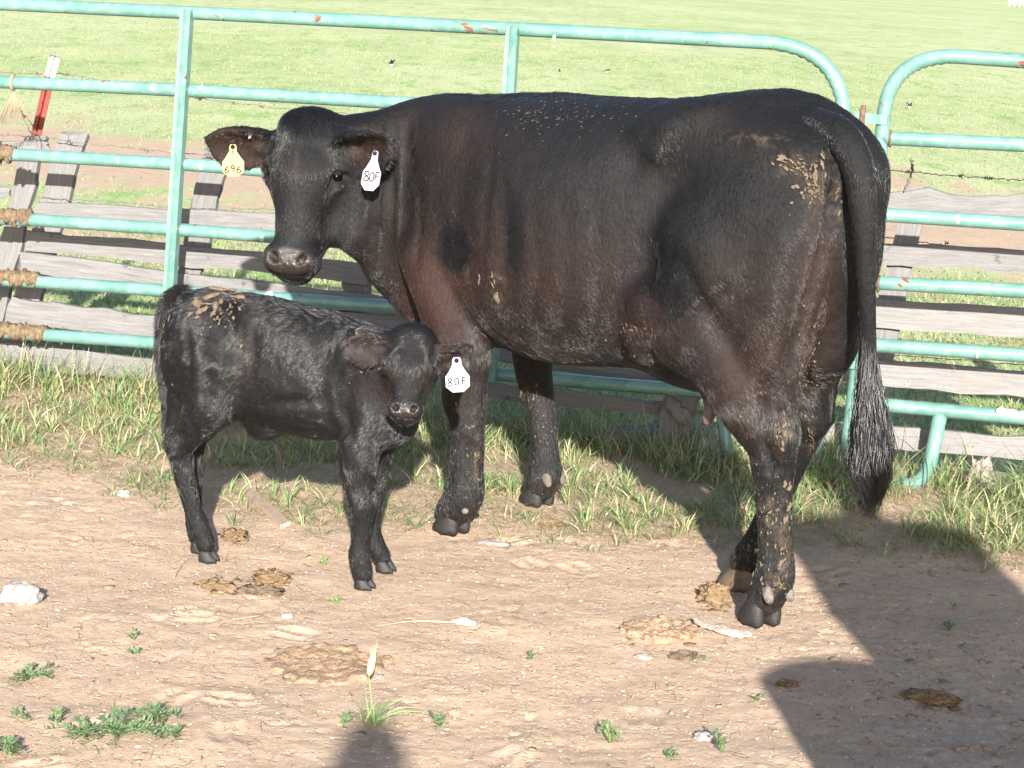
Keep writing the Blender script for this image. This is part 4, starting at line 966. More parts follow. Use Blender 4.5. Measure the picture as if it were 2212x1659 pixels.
# ---- eyes, teat, tail
def ball(parent, name, c, r, mat, W, sq=(1, 1, 1), M3=None):
    V = []; Fc = []; n, k = 16, 10
    for i in range(k + 1):
        for j in range(n):
            a, b = math.pi * i / k, 2 * math.pi * j / n; q = np.array([math.sin(a) * math.cos(b), math.sin(a) * math.sin(b), math.cos(a)]) * r * np.array(sq)
            if M3 is not None: q = q @ M3
            V.append(np.asarray(c) + q)
    for i in range(k):
        for j in range(n): Fc.append((i * n + j, (i + 1) * n + j, (i + 1) * n + (j + 1) % n, i * n + (j + 1) % n))
    Vw = np.array(V) @ W[:3, :3].T + W[:3, 3]; mb = MB(); mb.add(Vw, Fc); return mb.build(name, mat, parent)
for s_ in (1, -1):
    ball(cow, 'eye', H(.088 * s_, .173, -.057), .0185, M_EYE, CW)
    for dy_, rr_ in ((-.0100, .0195),):
        lid = ball(cow, 'eyelid', H(.087 * s_, .172 + dy_, -.056), rr_, M_COAT, CW); set_col(lid, 'col', np.tile((.004, .004, .004), (len(lid.data.vertices), 1)))
tt = MB()
P = [np.array((0.085, 0.12, 0.565)), np.array((0.078, 0.125, 0.53)), np.array((0.078, 0.135, 0.505)), np.array((0.078, 0.139, 0.492))]
V, Fc = tube([tuple(p @ CW[:3, :3].T + CW[:3, 3]) for p in P], [.024, .019, .015, .008], 12); tt.add(V, Fc); tt.build('teat', M_TEAT, cow)
# tail: hangs from the tail head over the right buttock, long switch
tl = [aty(u, v, y) for u, v, y in [(1745, 262, 5.30), (1815, 292, 5.16), (1852, 360, 5.10), (1864, 450, 5.08), (1868, 540, 5.08), (1872, 640, 5.09), (1876, 740, 5.11), (1880, 830, 5.12), (1884, 900, 5.13)]]
tv = Vox(np.min([toc(p) for p in tl], 0) - .12, np.max([toc(p) for p in tl], 0) + .12, 0.008)
tv.chain([(toc(p), r) for p, r in zip(tl, (.040, .042, .040, .034, .027, .023, .020, .017, .010))], 0.02)
TV, TF = tv.mesh(); tail = mesh_obj('tail', TV, TF, M_COAT, cow, True, world=False); set_col(tail, 'col', np.tile(BLK, (len(TV), 1)))
hair(cow, 'tail_hair', TV, TF, 90000, 0.013, 0.00042, lambda P, n: np.tile([0, 0, -1.0], (len(P), 1)), None, M_HAIR, (0.009, .0085, .0095), 0.25, 6, 0.15)
def strands(parent, name, W, num, roots, tips, spread, rad, mat, col, seed, wave=0.017, k=11):
    """long hanging hair: each strand follows the guide line between roots with its own offset"""
    r = np.random.default_rng(seed); G_ = np.array(roots); s0 = r.random(num) * (len(G_) - 3); pts = np.zeros((num, k, 3)); off = r.normal(size=(num, 3)) * [1, 1, 0]
    end = np.minimum(len(G_) - 1 - 3.2 * r.random(num) ** .6, s0 + 2.6 + r.random(num) * 4); s0 = np.minimum(s0, end - 1.2); cnt = np.arange(len(G_)); ph = r.random(num) * 6; clump = np.floor(r.random(num) * 16)
    cr = np.random.default_rng(seed + 1).normal(size=(16, 3)) * [1, 1, 0]; off = cr[clump.astype(int)] * .8 + off * .35
    for i in range(k):
        t = s0 + (end - s0) * i / (k - 1); base = np.stack([np.interp(t, cnt, G_[:, j]) for j in range(3)], 1); sp = np.interp(t, cnt, spread)[:, None]
        pts[:, i] = base + off * sp + np.stack([np.sin(t * 2.1 + ph), np.cos(t * 1.7 + ph), 0 * t], 1) * wave * (i / k)
    P = (pts.reshape(-1, 3) - W[:3, 3]) @ np.linalg.inv(W[:3, :3]).T
    hc = bpy.data.hair_curves.new(name); hc.add_curves([k] * num); hc.attributes['position'].data.foreach_set('vector', P.astype(np.float32).ravel())
    rd = np.tile(rad * (1 - 0.75 * np.linspace(0, 1, k) ** 2), (num, 1)); ra = hc.attributes.get('radius') or hc.attributes.new('radius', 'FLOAT', 'POINT'); ra.data.foreach_set('value', rd.astype(np.float32).ravel())
    cl = np.concatenate([np.tile(col, (num, 1)) * (0.5 + r.random((num, 1))), np.ones((num, 1))], 1).astype(np.float32); ca = hc.attributes.new('col', 'FLOAT_COLOR', 'CURVE'); ca.data.foreach_set('color', cl.ravel())
    hc.materials.append(mat); o = bpy.data.objects.new(name, hc); C.objects.link(o); o.parent = parent; return tag(o, kind='stuff')
sw = [aty(u, v, 5.12) for u, v in [(1872, 640), (1874, 700), (1876, 760), (1878, 820), (1882, 870), (1884, 920), (1886, 970), (1880, 1012), (1884, 1044), (1880, 1080), (1876, 1130)]]
strands(cow, 'switch_hair', CW, 9000, sw, None, [.010, .012, .014, .018, .026, .034, .038, .038, .030, .020, .010], 0.0008, M_HAIR, (0.012, .0115, .0125), 8)
# ------------------------------------------------------------------ the calf (local frame: x forward, y to its left, z up)
K_O = np.array([-0.825, 5.517, 0.0]); K_A = np.array([0.971, -0.238])
calf = empty('calf', tuple(K_O), math.atan2(K_A[1], K_A[0]), 'small black calf with white ear tag and mud flakes on its rump, before the cow', 'calf')
KW = np.array(wm(calf)); KWi = np.linalg.inv(KW)
def tok(P): return np.asarray(P, float) @ KWi[:3, :3].T + KWi[:3, 3]
kx = Vox((-0.32, -0.34, -0.015), (0.86, 0.26, 0.86), 0.0052)
loft(kx, [(-0.115, 0.67, 0.50, 0.045, .5), (-0.08, 0.715, 0.46, 0.085, .5), (-0.02, 0.735, 0.425, 0.105, .5), (0.06, 0.738, 0.415, 0.108, .5), (0.15, 0.740, 0.392, 0.112, .5), (0.27, 0.724, 0.375, 0.120, .46),
          (0.38, 0.709, 0.372, 0.115, .46), (0.46, 0.688, 0.375, 0.100, .48), (0.53, 0.665, 0.40, 0.078, .5), (0.575, 0.63, 0.44, 0.045, .5)], 2.2)
for s_ in (1, -1):
    kx.ell((0.0, 0.062 * s_, 0.57), (0.092, 0.060, 0.145), 0.04)
    kx.cone((0.05, 0.075 * s_, 0.56), (0.055, 0.078 * s_, 0.44), 0.078, 0.052, 0.04)
    kx.cone((0.09, 0.085 * s_, 0.70), (0.12, 0.080 * s_, 0.655), 0.022, 0.022, 0.04)
    kx.ell((0.47, 0.074 * s_, 0.53), (0.08, 0.040, 0.12), 0.04)
    kx.ell((0.535, 0.060 * s_, 0.455), (0.045, 0.040, 0.055), 0.03)
# right (near) hind leg and left hind leg
kx.chain([((0.045, -0.07, 0.45), 0.062), ((0.00, -0.068, 0.385), 0.050), ((-0.040, -0.065, 0.325), 0.036)], 0.025)
kx.cone((-0.058, -0.06, 0.44), (-0.066, -0.062, 0.33), 0.024, 0.018, 0.03)
kx.chain([((-0.048, -0.064, 0.325), 0.034), ((-0.042, -0.060, 0.285), 0.033), ((-0.034, -0.056, 0.235), 0.027), ((-0.012, -0.048, 0.15), 0.024), ((0.008, -0.04, 0.095), 0.027), ((0.026, -0.036, 0.045), 0.026)], 0.015)
kx.chain([((0.035, 0.07, 0.45), 0.060), ((-0.01, 0.068, 0.385), 0.048), ((-0.055, 0.065, 0.32), 0.034)], 0.025)
kx.chain([((-0.062, 0.064, 0.32), 0.032), ((-0.055, 0.060, 0.25), 0.027), ((-0.048, 0.050, 0.15), 0.022), ((-0.042, 0.042, 0.09), 0.025), ((-0.030, 0.036, 0.045), 0.025)], 0.015)
# right (near) and left front legs
kx.chain([((0.50, -0.070, 0.47), 0.060), ((0.474, -0.085, 0.39), 0.056), ((0.470, -0.088, 0.33), 0.048), ((0.474, -0.088, 0.275), 0.041), ((0.482, -0.088, 0.235), 0.038), ((0.485, -0.088, 0.20), 0.033), ((0.484, -0.088, 0.13), 0.025), ((0.484, -0.088, 0.085), 0.030), ((0.494, -0.088, 0.04), 0.028)], 0.018)
kx.chain([((0.50, 0.065, 0.46), 0.055), ((0.478, 0.080, 0.38), 0.045), ((0.468, 0.085, 0.31), 0.037), ((0.462, 0.085, 0.25), 0.034), ((0.460, 0.085, 0.20), 0.028), ((0.460, 0.085, 0.12), 0.024), ((0.468, 0.085, 0.075), 0.028), ((0.490, 0.085, 0.04), 0.026)], 0.018)
kx.ell((0.520, 0.0, 0.425), (0.065, 0.055, 0.05), 0.04)
kx.ell((0.17, 0.0, 0.385), (0.05, 0.035, 0.030), 0.03)                        # navel
# head
KY = 5.20
kp = aty(890, 706, KY + .03); kf = np.array([-0.04, -0.96, 0]); kf /= np.linalg.norm(kf); ke = np.array([-kf[1], kf[0], 0.0])
kd_ = np.array([0, 0, -1.0]) * 0.90 + kf * 0.42; kd_ /= np.linalg.norm(kd_); kn = np.cross(ke, kd_)
if kn @ kf < 0: kn = -kn
KS = 0.535
def K(e, d, n): return tok(kp + ke * e * KS * 1.17 + kd_ * d * KS + kn * n * KS)
KM = np.stack([np.asarray(x) @ KWi[:3, :3].T for x in (ke, kd_, kn)])
kx.chain([(np.array((0.50, 0.0, 0.57)), 0.085), (tok(aty(790, 775, 5.36)), 0.066), (tok(aty(845, 770, 5.32)), 0.058), (K(0, .10, -.15), 0.052)], 0.04)
kx.chain([(np.array((0.52, 0.0, 0.49)), 0.065), (tok(aty(838, 840, 5.34)), 0.050), (tok(aty(862, 822, 5.29)), 0.040), (K(0, .24, -.18), 0.036)], 0.04)
s5 = KS
kx.cone(K(0, .085, -.095), K(0, .16, -.09), .126 * s5, .124 * s5, 0.02)
kx.cone(K(0, .17, -.075), K(0, .385, -.055), .088 * s5, .060 * s5, 0.022)
kx.ell(K(0, .05, -.075), (.095 * s5, .06 * s5, .075 * s5), 0.02, KM)
for s_ in (1, -1):
    kx.ell(K(.094 * s_, .175, -.060), (.034 * s5, .048 * s5, .040 * s5), 0.012, KM)
    kx.cone(K(.055 * s_, .19, -.175), K(.028 * s_, .37, -.105), .064 * s5, .042 * s5, 0.02)
    kx.ell(K(.036 * s_, .392, -.036), (.042 * s5, .045 * s5, .047 * s5), 0.012, KM)
    kx.ell(K(.112 * s_, .182, -.048), (.022 * s5, .013 * s5, .020 * s5), 0.008, KM, op='c')
kx.ell(K(0, .405, -.055), (.080 * s5, .047 * s5, .058 * s5), 0.012, KM)
kx.ell(K(0, .438, -.085), (.048 * s5, .028 * s5, .042 * s5), 0.01, KM)
for s_ in (1, -1):
    a_ = 0.55 * s_; ca, sa = math.cos(a_), math.sin(a_); Mr = np.array([[ca, sa, 0], [-sa, ca, 0], [0, 0, 1]]) @ KM
    kx.ell(K(.036 * s_, .398, .006), (.012 * s5, .021 * s5, .03 * s5), 0.004, Mr, op='c')
kx.cone(K(-.045, .438, -.030), K(.045, .438, -.030), .004, .004, 0.005, op='c')
k1 = K(-.085, .105, -.11); t1 = tok(aty(749, 742, 5.24)); ear_sheet(kx, k1, t1, np.asarray(kf + [0, 0, -.15]) @ KWi[:3, :3].T, 0.084, 0.0078, 1.1)
k2 = K(.085, .105, -.11); t2 = tok(aty(1021, 752, 5.26)); ear_sheet(kx, k2, t2, np.asarray(kf * .8 + np.array([0, 0, -.6])) @ KWi[:3, :3].T, 0.082, 0.0078, 1.3)
kx.cone(k1, k1 + (t1 - k1) * .3, .024, .015, .02); kx.cone(k2, k2 + (t2 - k2) * .3, .024, .015, .02)
KV, KF = kx.mesh(); del kx
KN = vnormals(KV, KF); kw_ = sstep(.22, .34, KV[:, 2]) * sstep(0.10, .18, np.linalg.norm(KV - K(0, .2, -.08), axis=1))
KV = KV + KN * (kw_ * (0.006 * fbm(KV[:, 0] * 9, KV[:, 1] * 9, KV[:, 2] * 7, 3) + 0.0016 * fbm(KV[:, 0] * 38, KV[:, 1] * 38, KV[:, 2] * 30, 3)))[:, None]
kW = KV @ KW[:3, :3].T + KW[:3, 3]; ku, kv = projv(kW)
def kdent(u, v, ru, rv, amt):
    global KV
    KV = KV - KN * (amt * np.exp(-((ku - u) / ru) ** 2 - ((kv - v) / rv) ** 2) * (KV[:, 1] < 0))[:, None]
for pts, wd_, am in [([(770, 800), (745, 880), (760, 940)], 14, -.007), ([(705, 760), (700, 850), (720, 930)], 16, -.006), ([(770, 1075), (772, 1110)], 14, .004), ([(395, 940), (400, 1000)], 10, -.005), ([(430, 900), (455, 830), (470, 760)], 20, -.006), ([(470, 640), (500, 690)], 14, .007)]:
    KV = KV + KN * (am * line_w(ku, kv, pts, wd_) * (KV[:, 1] < 0))[:, None]
kdent(545, 745, 16, 60, .010); kdent(455, 830, 22, 40, .006); kdent(640, 868, 60, 14, .008); kdent(520, 700, 12, 40, .006); kdent(410, 780, 8, 60, .005); kdent(735, 830, 18, 50, .006)
ksd = (KV[:, 1] < .02).astype(float)
kcol = np.tile((0.0075, 0.0073, 0.0086), (len(KV), 1)); khl = (KV - K(0, 0, 0)) @ KM.T / s5
kn_ = sstep(1.15, .9, np.sqrt((khl[:, 0] / .068) ** 2 + ((khl[:, 1] - .408) / .042) ** 2 + (khl[:, 2] / .07) ** 2)); kcol = kcol * (1 - kn_[:, None]) + np.array((.014, .011, .0115)) * kn_[:, None]
face = np.exp(-((np.abs(khl[:, 0]) - .095) / .03) ** 2 - ((khl[:, 1] - .27) / .08) ** 2); kcol += face[:, None] * np.array((.014, .0065, .0035))
ke_ = sstep(.085, .05, np.linalg.norm(KV - (k1 * .45 + t1 * .55), axis=1)) + sstep(.08, .045, np.linalg.norm(KV - (k2 * .45 + t2 * .55), axis=1)); kcol += np.clip(ke_, 0, 1)[:, None] * np.array((.020, .0115, .009))
kcol += (np.exp(-((ku - 530) / 30) ** 2 - ((kv - 760) / 110) ** 2) + np.exp(-((ku - 800) / 60) ** 2 - ((kv - 850) / 90) ** 2) * .7)[:, None] * np.array((.006, .003, .0015))
kb = mesh_obj('body', KV, KF, M_COAT, calf, True, world=False); set_col(kb, 'col', kcol); set_f(kb, 'wet', kn_)
whorl = K(.0, .075, .01)
def calf_flow(P, n):
    D = np.tile(np.array([-0.72, 0, -0.68]), (len(P), 1)); leg = sstep(.40, .32, P[:, 2])[:, None]; D = D * (1 - leg) + np.array([.05, 0, -1.0]) * leg
    hdm = sstep(.17, .12, np.linalg.norm(P - K(0, .22, -.08), axis=1))[:, None]; Dh = (P - whorl) / .08; return D * (1 - hdm) + Dh * hdm
def calf_keep(P):
    h_ = (P - K(0, 0, 0)) @ KM.T / s5; return np.where((np.sqrt((h_[:, 0] / .085) ** 2 + ((h_[:, 1] - .41) / .055) ** 2 + (h_[:, 2] / .08) ** 2) < 1) | (P[:, 2] < .02), 0.0, 1.0)
def calf_len(P):
    h_ = (P - K(0, 0, 0)) @ KM.T / s5; hd_ = sstep(.17, .12, np.linalg.norm(P - K(0, .22, -.08), axis=1)); fore = hd_ * sstep(.26, .16, h_[:, 1])
    return (1 - .45 * hd_ + .35 * fore) * (1 - .45 * sstep(.26, .15, P[:, 2])) + .5 * sstep(.40, .34, P[:, 2]) * sstep(.28, .32, P[:, 2]) * sstep(.05, .1, P[:, 0]) * sstep(.5, .4, P[:, 0])
hair(calf, 'coat_hair', KV, KF, 150000, 0.019, 0.00036, calf_flow, calf_keep, M_HAIRC, near_col(KV, kcol, .8), 0.34, 15, 0.36, curl=0.10, lenf=calf_len)
BK = BVHTree.FromPolygons([tuple(p) for p in KV], [tuple(map(int, f)) for f in KF])
for x, y, yaw, mt in ((0.500, -0.088, -.15, M_HOOF), (0.503, 0.085, -.1, M_HOOF), (0.034, -0.036, 0, M_HOOF), (-0.020, 0.036, 0, M_HOOF)):
    hoof_parts(calf, KW, x, y, yaw, .50, dew=False, hmat=mt)
for s_ in (1, -1):
    ball(calf, 'eye', K(.092 * s_, .182, -.058), .0125, M_EYE, KW)
    for dy_ in (-.010, .014):
        l_ = ball(calf, 'eyelid', K(.090 * s_, .182 + dy_, -.060), .0130, M_COAT, KW); set_col(l_, 'col', np.tile((.012, .010, .010), (len(l_.data.vertices), 1)))
kt = [aty(u, v, y) for u, v, y in [(392, 628, 5.53), (364, 655, 5.51), (354, 710, 5.50), (355, 770, 5.50), (361, 830, 5.50), (366, 880, 5.50), (358, 925, 5.50)]]
kv_ = Vox(np.min([tok(p) for p in kt], 0) - .07, np.max([tok(p) for p in kt], 0) + .07, 0.005)
kv_.chain([(tok(p), r) for p, r in zip(kt, (.018, .019, .018, .018, .018, .016, .006))], 0.01)
TV2, TF2 = kv_.mesh(); kt_o = mesh_obj('tail', TV2, TF2, M_COAT, calf, True, world=False); set_col(kt_o, 'col', np.tile((.007, .0068, .0078), (len(TV2), 1)))
hair(calf, 'tail_hair', TV2, TF2, 260000, 0.026, 0.0004, lambda P, n: np.tile([0.1, 0, -1.0], (len(P), 1)), None, M_HAIRC, near_col(TV2, np.tile((.011, .0095, .009), (len(TV2), 1))), 0.6, 16, 0.5, curl=.15)
# ------------------------------------------------------------------ ear tags with hand-written marks
GLY = {'6': [[(.85, .95), (.35, .75), (.08, .35), (.15, .08), (.5, 0), (.88, .15), (.88, .4), (.5, .52), (.12, .38)]],
       '9': [[(.88, .62), (.5, .48), (.12, .62), (.12, .86), (.5, 1), (.86, .86), (.88, .62), (.80, .25), (.62, 0)]],
       '8': [[(.5, .52), (.15, .70), (.2, .93), (.5, 1), (.8, .93), (.85, .70), (.5, .52), (.1, .3), (.15, .06), (.5, 0), (.85, .06), (.9, .3), (.5, .52)]],
       '0': [[(.5, 1), (.15, .8), (.08, .45), (.2, .1), (.5, 0), (.85, .15), (.92, .55), (.8, .88), (.5, 1)]],
       'F': [[(.15, 0), (.13, .52), (.75, .55), (.13, .53), (.12, 1), (.9, .97)]]}
def smooth_line(P, n=5, sharp=False):
    P = np.array(P, float); T = np.gradient(P, axis=0) * (0.0 if sharp else 1.0); out = []
    for i in range(len(P) - 1):
        for j in range(n):
            t = j / n; out.append((2 * t ** 3 - 3 * t * t + 1) * P[i] + (t ** 3 - 2 * t * t + t) * T[i] + (-2 * t ** 3 + 3 * t * t) * P[i + 1] + (t ** 3 - t * t) * T[i + 1])
    return out + [P[-1]]
def ear_tag(parent, W, top, right, down, wd, ht, nk, mat, ink, marks, label, stroke=.0019, tilt=0.0):
    """top: centre of the neck top in the world; right/down unit vectors in the world; octagonal plate under a narrow neck"""
    right = np.array(right, float); down = np.array(down, float); down /= np.linalg.norm(down); right -= down * (right @ down); right /= np.linalg.norm(right); nrm = np.cross(right, down)
    if nrm @ (EYEP - top) < 0: nrm = -nrm
    w2, c = wd / 2, wd * 0.27
    out = [(-nk * .35, 0), (-nk * .5, .006), (-nk * .55, ht * .22), (-w2 * .72, ht * .42), (-w2, ht * .54), (-w2, ht * .84), (-w2 + c, ht), (w2 - c, ht), (w2, ht * .84), (w2, ht * .54), (w2 * .72, ht * .42), (nk * .55, ht * .22), (nk * .5, .006), (nk * .35, 0)]
    n = len(out); bend = lambda y: 0.0
    V = [top + right * x + down * y + nrm * (.0011 + bend(y)) for x, y in out] + [top + right * x + down * y + nrm * (-.0011 + bend(y)) for x, y in out]
    Fc = [tuple(range(n)), tuple(range(2 * n - 1, n - 1, -1))] + [(i, (i + 1) % n, n + (i + 1) % n, n + i) for i in range(n)]
    mb = MB(); mb.add(V, Fc); t = mb.build('ear_tag', mat, parent, smooth=False); t['label'] = label
    for ch, x, y, h in marks:
        k = MB()
        for st in GLY[ch]:
            P = [top + right * (x + p[0] * h * .62) + down * (y + (1 - p[1]) * h) + nrm * (.0014 + bend(y)) for p in smooth_line(st, sharp=ch == 'F')]
            Vv, Ff = tube(P, stroke if h > .012 else stroke * .6, 5); k.add(Vv, Ff)
        k.build('digit' if ch.isdigit() else 'letter', ink, t)
    s_ = MB(); q = top + down * .008 + nrm * .001
    Vv, Ff = tube([q, q + nrm * .004], .0065, 14); s_.add(Vv, Ff); Vv, Ff = tube([q + nrm * .004, q + nrm * .007], [.004, .002], 10); s_.add(Vv, Ff)
    s_.build('stud', ink, t); return t
def on_body(bvh, W, Wi, u, v, fall_y, lift=.008):
    h_, n_ = hit(bvh, Wi, u, v)
    if h_ is None: return aty(u, v, fall_y)
    p = np.array(h_) @ W[:3, :3].T + W[:3, 3]; d = ray(u, v); return p - d / np.linalg.norm(d) * lift
R_ = RT
yt = on_body(BV, CW, CWi, 503, 312, HY, .010)
ear_tag(cow, CW, yt, RT - .06 * UP, -UP + .03 * RT - FW * .10, .064, .096, .020, M_YEL, M_INK, [('6', -.025, .066, .019), ('9', -.007, .063, .019), ('6', .010, .066, .020), ('8', -.004, .018, .010)], 'yellow ear tag marked 696')
wt = on_body(BV, CW, CWi, 812, 326, HY - .05, .012)
ear_tag(cow, CW, wt, RT * .9 - FW * .35, -UP - .17 * RT - FW * .08, .058, .118, .018, M_TAGW, M_INKP, [('8', -.024, .062, .028), ('0', -.006, .064, .026), ('F', .012, .062, .025)], 'white ear tag marked 80F')
kt_ = on_body(BK, KW, KWi, 986, 770, 5.24, .008); kt_ = aty(986, 772, kt_[1] - .004)
ear_tag(calf, KW, kt_, RT, -UP + .05 * RT, .061, .089, .022, M_TAGW, M_INKP, [('8', -.026, .053, .020), ('0', -.008, .053, .018), ('F', .011, .052, .018)], 'white calf ear tag marked 80F', .0019)
pc = on_body(BV, CW, CWi, 540, 293, HY, .004); mb = MB(); V, Fc = box_pts(pc - RT * .004 - FW * .003, pc + RT * .004 + UP * .003 - FW * .003, .020, .003); mb.add(V, Fc); mb.build('metal_clip', M_PINK, cow, smooth=False)
# ------------------------------------------------------------------ dried mud and seeds stuck to the coats
def flake(mb, bvh, W, Wi, u, v, a, b, rot, lift, r, col=None, thick=.35):
    h_, n_ = hit(bvh, Wi, u, v)
    if h_ is None: return
    p = np.array(h_) @ W[:3, :3].T + W[:3, 3]; n_ = np.array(n_) @ W[:3, :3].T
    e1 = RT * math.cos(rot) - UP * math.sin(rot); e1 = e1 - n_ * (e1 @ n_); e1 /= np.linalg.norm(e1); e2 = np.cross(n_, e1)
    k = 12; V = [p + n_ * (lift + .35 * min(a, b))]; wob = [1 + .38 * r.uniform(-1, 1) for _ in range(k)]
    for ring, hh in ((.62, .30), (1, .02), (1.04, -.5)):
        for j in range(k):
            t = 2 * math.pi * j / k; V.append(p + e1 * a * ring * wob[j] * math.cos(t) + e2 * b * ring * wob[j] * math.sin(t) + n_ * (lift + hh * min(a, b) + r.uniform(-.05, .05) * b))
    Fc = [(0, 1 + j, 1 + (j + 1) % k) for j in range(k)] + [(1 + i * k + j, 1 + (i + 1) * k + j, 1 + (i + 1) * k + (j + 1) % k, 1 + i * k + (j + 1) % k) for i in range(2) for j in range(k)]
    mb.add(V, Fc, col)
def V1(x, y): return 331.2 + .217 * x, 597.6 + .217 * y       # first close-up of the calf back to photo coordinates
r = random.Random(4)
for x, y, a, b, rot in [(655, 145, 80, 34, .1), (575, 108, 32, 14, -.5), (790, 155, 55, 24, .25), (860, 180, 34, 11, .05), (590, 205, 90, 26, -.1), (710, 195, 36, 13, .3), (800, 225, 42, 15, .6), (860, 222, 44, 30, .1),
                        (450, 280, 60, 42, -.35), (435, 235, 28, 12, -.3), (485, 350, 58, 30, -.75), (375, 385, 32, 17, -.8), (442, 410, 18, 16, -.6), (635, 290, 44, 44, -.4), (680, 265, 20, 30, 0), (625, 360, 18, 38, .5), (560, 285, 40, 10, .1), (600, 375, 14, 30, .3),
                        (655, 400, 12, 26, .6), (680, 425, 9, 30, .4), (840, 327, 20, 16, 0), (740, 335, 16, 7, -.7), (665, 470, 9, 16, .7), (575, 508, 14, 6, -.5), (770, 320, 20, 6, -.5), (620, 420, 10, 10, 0), (755, 435, 8, 5, 0), (180, 420, 10, 30, .2), (130, 1055, 10, 18, 0), (210, 1065, 8, 14, .2), (100, 545, 10, 8, 0), (878, 690, 10, 26, .4)]:
    u, v = V1(x, y); mb = MB(); flake(mb, BK, KW, KWi, u, v, a * .217 / F * 5.45, b * .217 / F * 5.45, rot, .008, r)
    if mb.v: mb.build('mud_flake', M_MUD, calf, smooth=False)
def scatter(parent, bvh, W, Wi, spots, mat, name, seed, lift=.007):
    r = random.Random(seed); mb = MB()
    for (u, v, su, sv, num, a, b, rot) in spots:
        for _ in range(num):
            uu, vv = u + r.gauss(0, su), v + r.gauss(0, sv); q = r.uniform(.35, 1.15); flake(mb, bvh, W, Wi, uu, vv, a * q / F * 5.6, b * q / F * 5.6, rot + r.uniform(-.6, .6), lift, r)
    o = mb.build(name, mat, parent, smooth=False); return tag(o, kind='stuff')
scatter(cow, BV, CW, CWi, [(1180, 255, 60, 14, 95, 2.2, .9, .3), (1120, 300, 40, 40, 20, 2.2, .9, .3), (1240, 240, 90, 12, 22, 2.2, .8, .2), (1095, 350, 40, 40, 8, 2.2, .9, 0), (1300, 300, 90, 60, 8, 2, .8, 0)], M_MUD, 'hay_seed', 1, .004)
scatter(cow, BV, CW, CWi, [(1722, 358, 18, 10, 34, 4.5, 2.2, .4), (1758, 396, 9, 24, 40, 1.8, 4.5, .1), (1766, 372, 6, 16, 10, 3, 7, 0), (1810, 430, 4, 18, 8, 2, 8, 0), (1690, 345, 8, 5, 10, 5, 3, 0), (1740, 420, 20, 14, 14, 4, 3, 0), (1074, 640, 4, 6, 5, 4, 8, 0), (1038, 600, 2, 8, 4, 2, 6, 0), (1067, 596, 4, 12, 5, 2, 6, 0),
    (1688, 935, 8, 16, 18, 3, 5, 0), (1752, 950, 5, 16, 16, 1.2, 7, -.5), (1665, 1105, 20, 20, 34, 2, 3.2, .2), (1700, 1090, 4, 30, 12, 3.5, 6, .2), (1690, 1200, 6, 36, 16, 2.5, 5, .1), (1650, 1190, 14, 40, 14, 2.5, 5, .2), (1680, 1265, 14, 14, 20, 2.5, 4, -.6), (1625, 1180, 8, 30, 14, 2.5, 6, 0),
    (1130, 845, 10, 8, 6, 2.5, 5, 0), (1150, 860, 14, 10, 5, 2, 5, 0), (1018, 925, 6, 6, 5, 4, 2.4, .3), (1030, 985, 6, 10, 8, 2, 4.5, 0), (1035, 1040, 4, 30, 12, 1.4, 4, 0), (1000, 1000, 14, 30, 8, 2, 3, 0), (1170, 950, 14, 40, 10, 2, 3, 0), (1300, 750, 60, 30, 8, 2, 4, 0), (1380, 710, 14, 6, 8, 4, 1.2, .4), (1450, 600, 200, 100, 8, 1.4, 1.6, 0), (1750, 820, 10, 60, 30, 2, 3, 0),
    (1860, 500, 14, 60, 20, 2, 4, 0), (1640, 1010, 30, 60, 14, 2, 3, 0)], M_MUD, 'dried_mud', 2)
scatter(calf, BK, KW, KWi, [(500, 680, 30, 24, 26, 2.6, 3.2, .6), (820, 770, 20, 12, 3, 5, 2, .8), (600, 760, 100, 50, 30, 1.2, 1.2, 0), (360, 690, 8, 30, 20, 1.5, 3, 0), (775, 715, 6, 5, 4, 2, 6, .6)], M_MUD, 'mud_speck', 3)
# ------------------------------------------------------------------ grass, as thousands of separate bent blades
def blades(name, X, Y, H, Wd, lean, az, col, seg=3, zoff=-0.004, mat=None, parent=None, curve=1.0, Z=None):
    n = len(X); r = np.random.default_rng(len(name) + n); z0 = (ground_z(X, Y) if Z is None else Z) + zoff
    t = np.linspace(0, 1, seg + 1); V = np.zeros((n, 2 * seg + 1, 3)); yaw = az + math.pi / 2 + r.normal(size=n) * .5
    for i, q in enumerate(t):
        bend = lean * q ** 1.7 * H * curve; zz_ = z0 + H * (q - 0.35 * np.minimum(lean, 1.3) * q ** 2.2)
        cx, cy = X + np.cos(az) * bend, Y + np.sin(az) * bend; hw = Wd / 2 * (1 - q ** 1.6) * (0.55 + .9 * q if q < .5 else 1)
        if i < seg:
            V[:, 2 * i] = np.stack([cx - np.cos(yaw) * hw, cy - np.sin(yaw) * hw, zz_], 1); V[:, 2 * i + 1] = np.stack([cx + np.cos(yaw) * hw, cy + np.sin(yaw) * hw, zz_], 1)
        else: V[:, 2 * seg] = np.stack([cx, cy, zz_], 1)
    k = 2 * seg + 1; T = []
    for i in range(seg - 1): T += [(2 * i, 2 * i + 1, 2 * i + 3), (2 * i, 2 * i + 3, 2 * i + 2)]
    T += [(2 * seg - 2, 2 * seg - 1, 2 * seg)]; T = np.array(T); Fc = (np.arange(n)[:, None, None] * k + T[None]).reshape(-1, 3)
    o = mesh_obj(name, V.reshape(-1, 3), Fc, mat or M_GRASS, parent, False, world=parent is not None); set_col(o, 'col', np.repeat(col, k, 0)); return o
GREENS = np.array([(.095, .165, .055), (.135, .21, .075), (.18, .245, .095), (.21, .27, .12), (.12, .185, .08)]); DRY = np.array([(.38, .325, .19), (.33, .27, .16), (.42, .37, .23), (.26, .21, .13)])
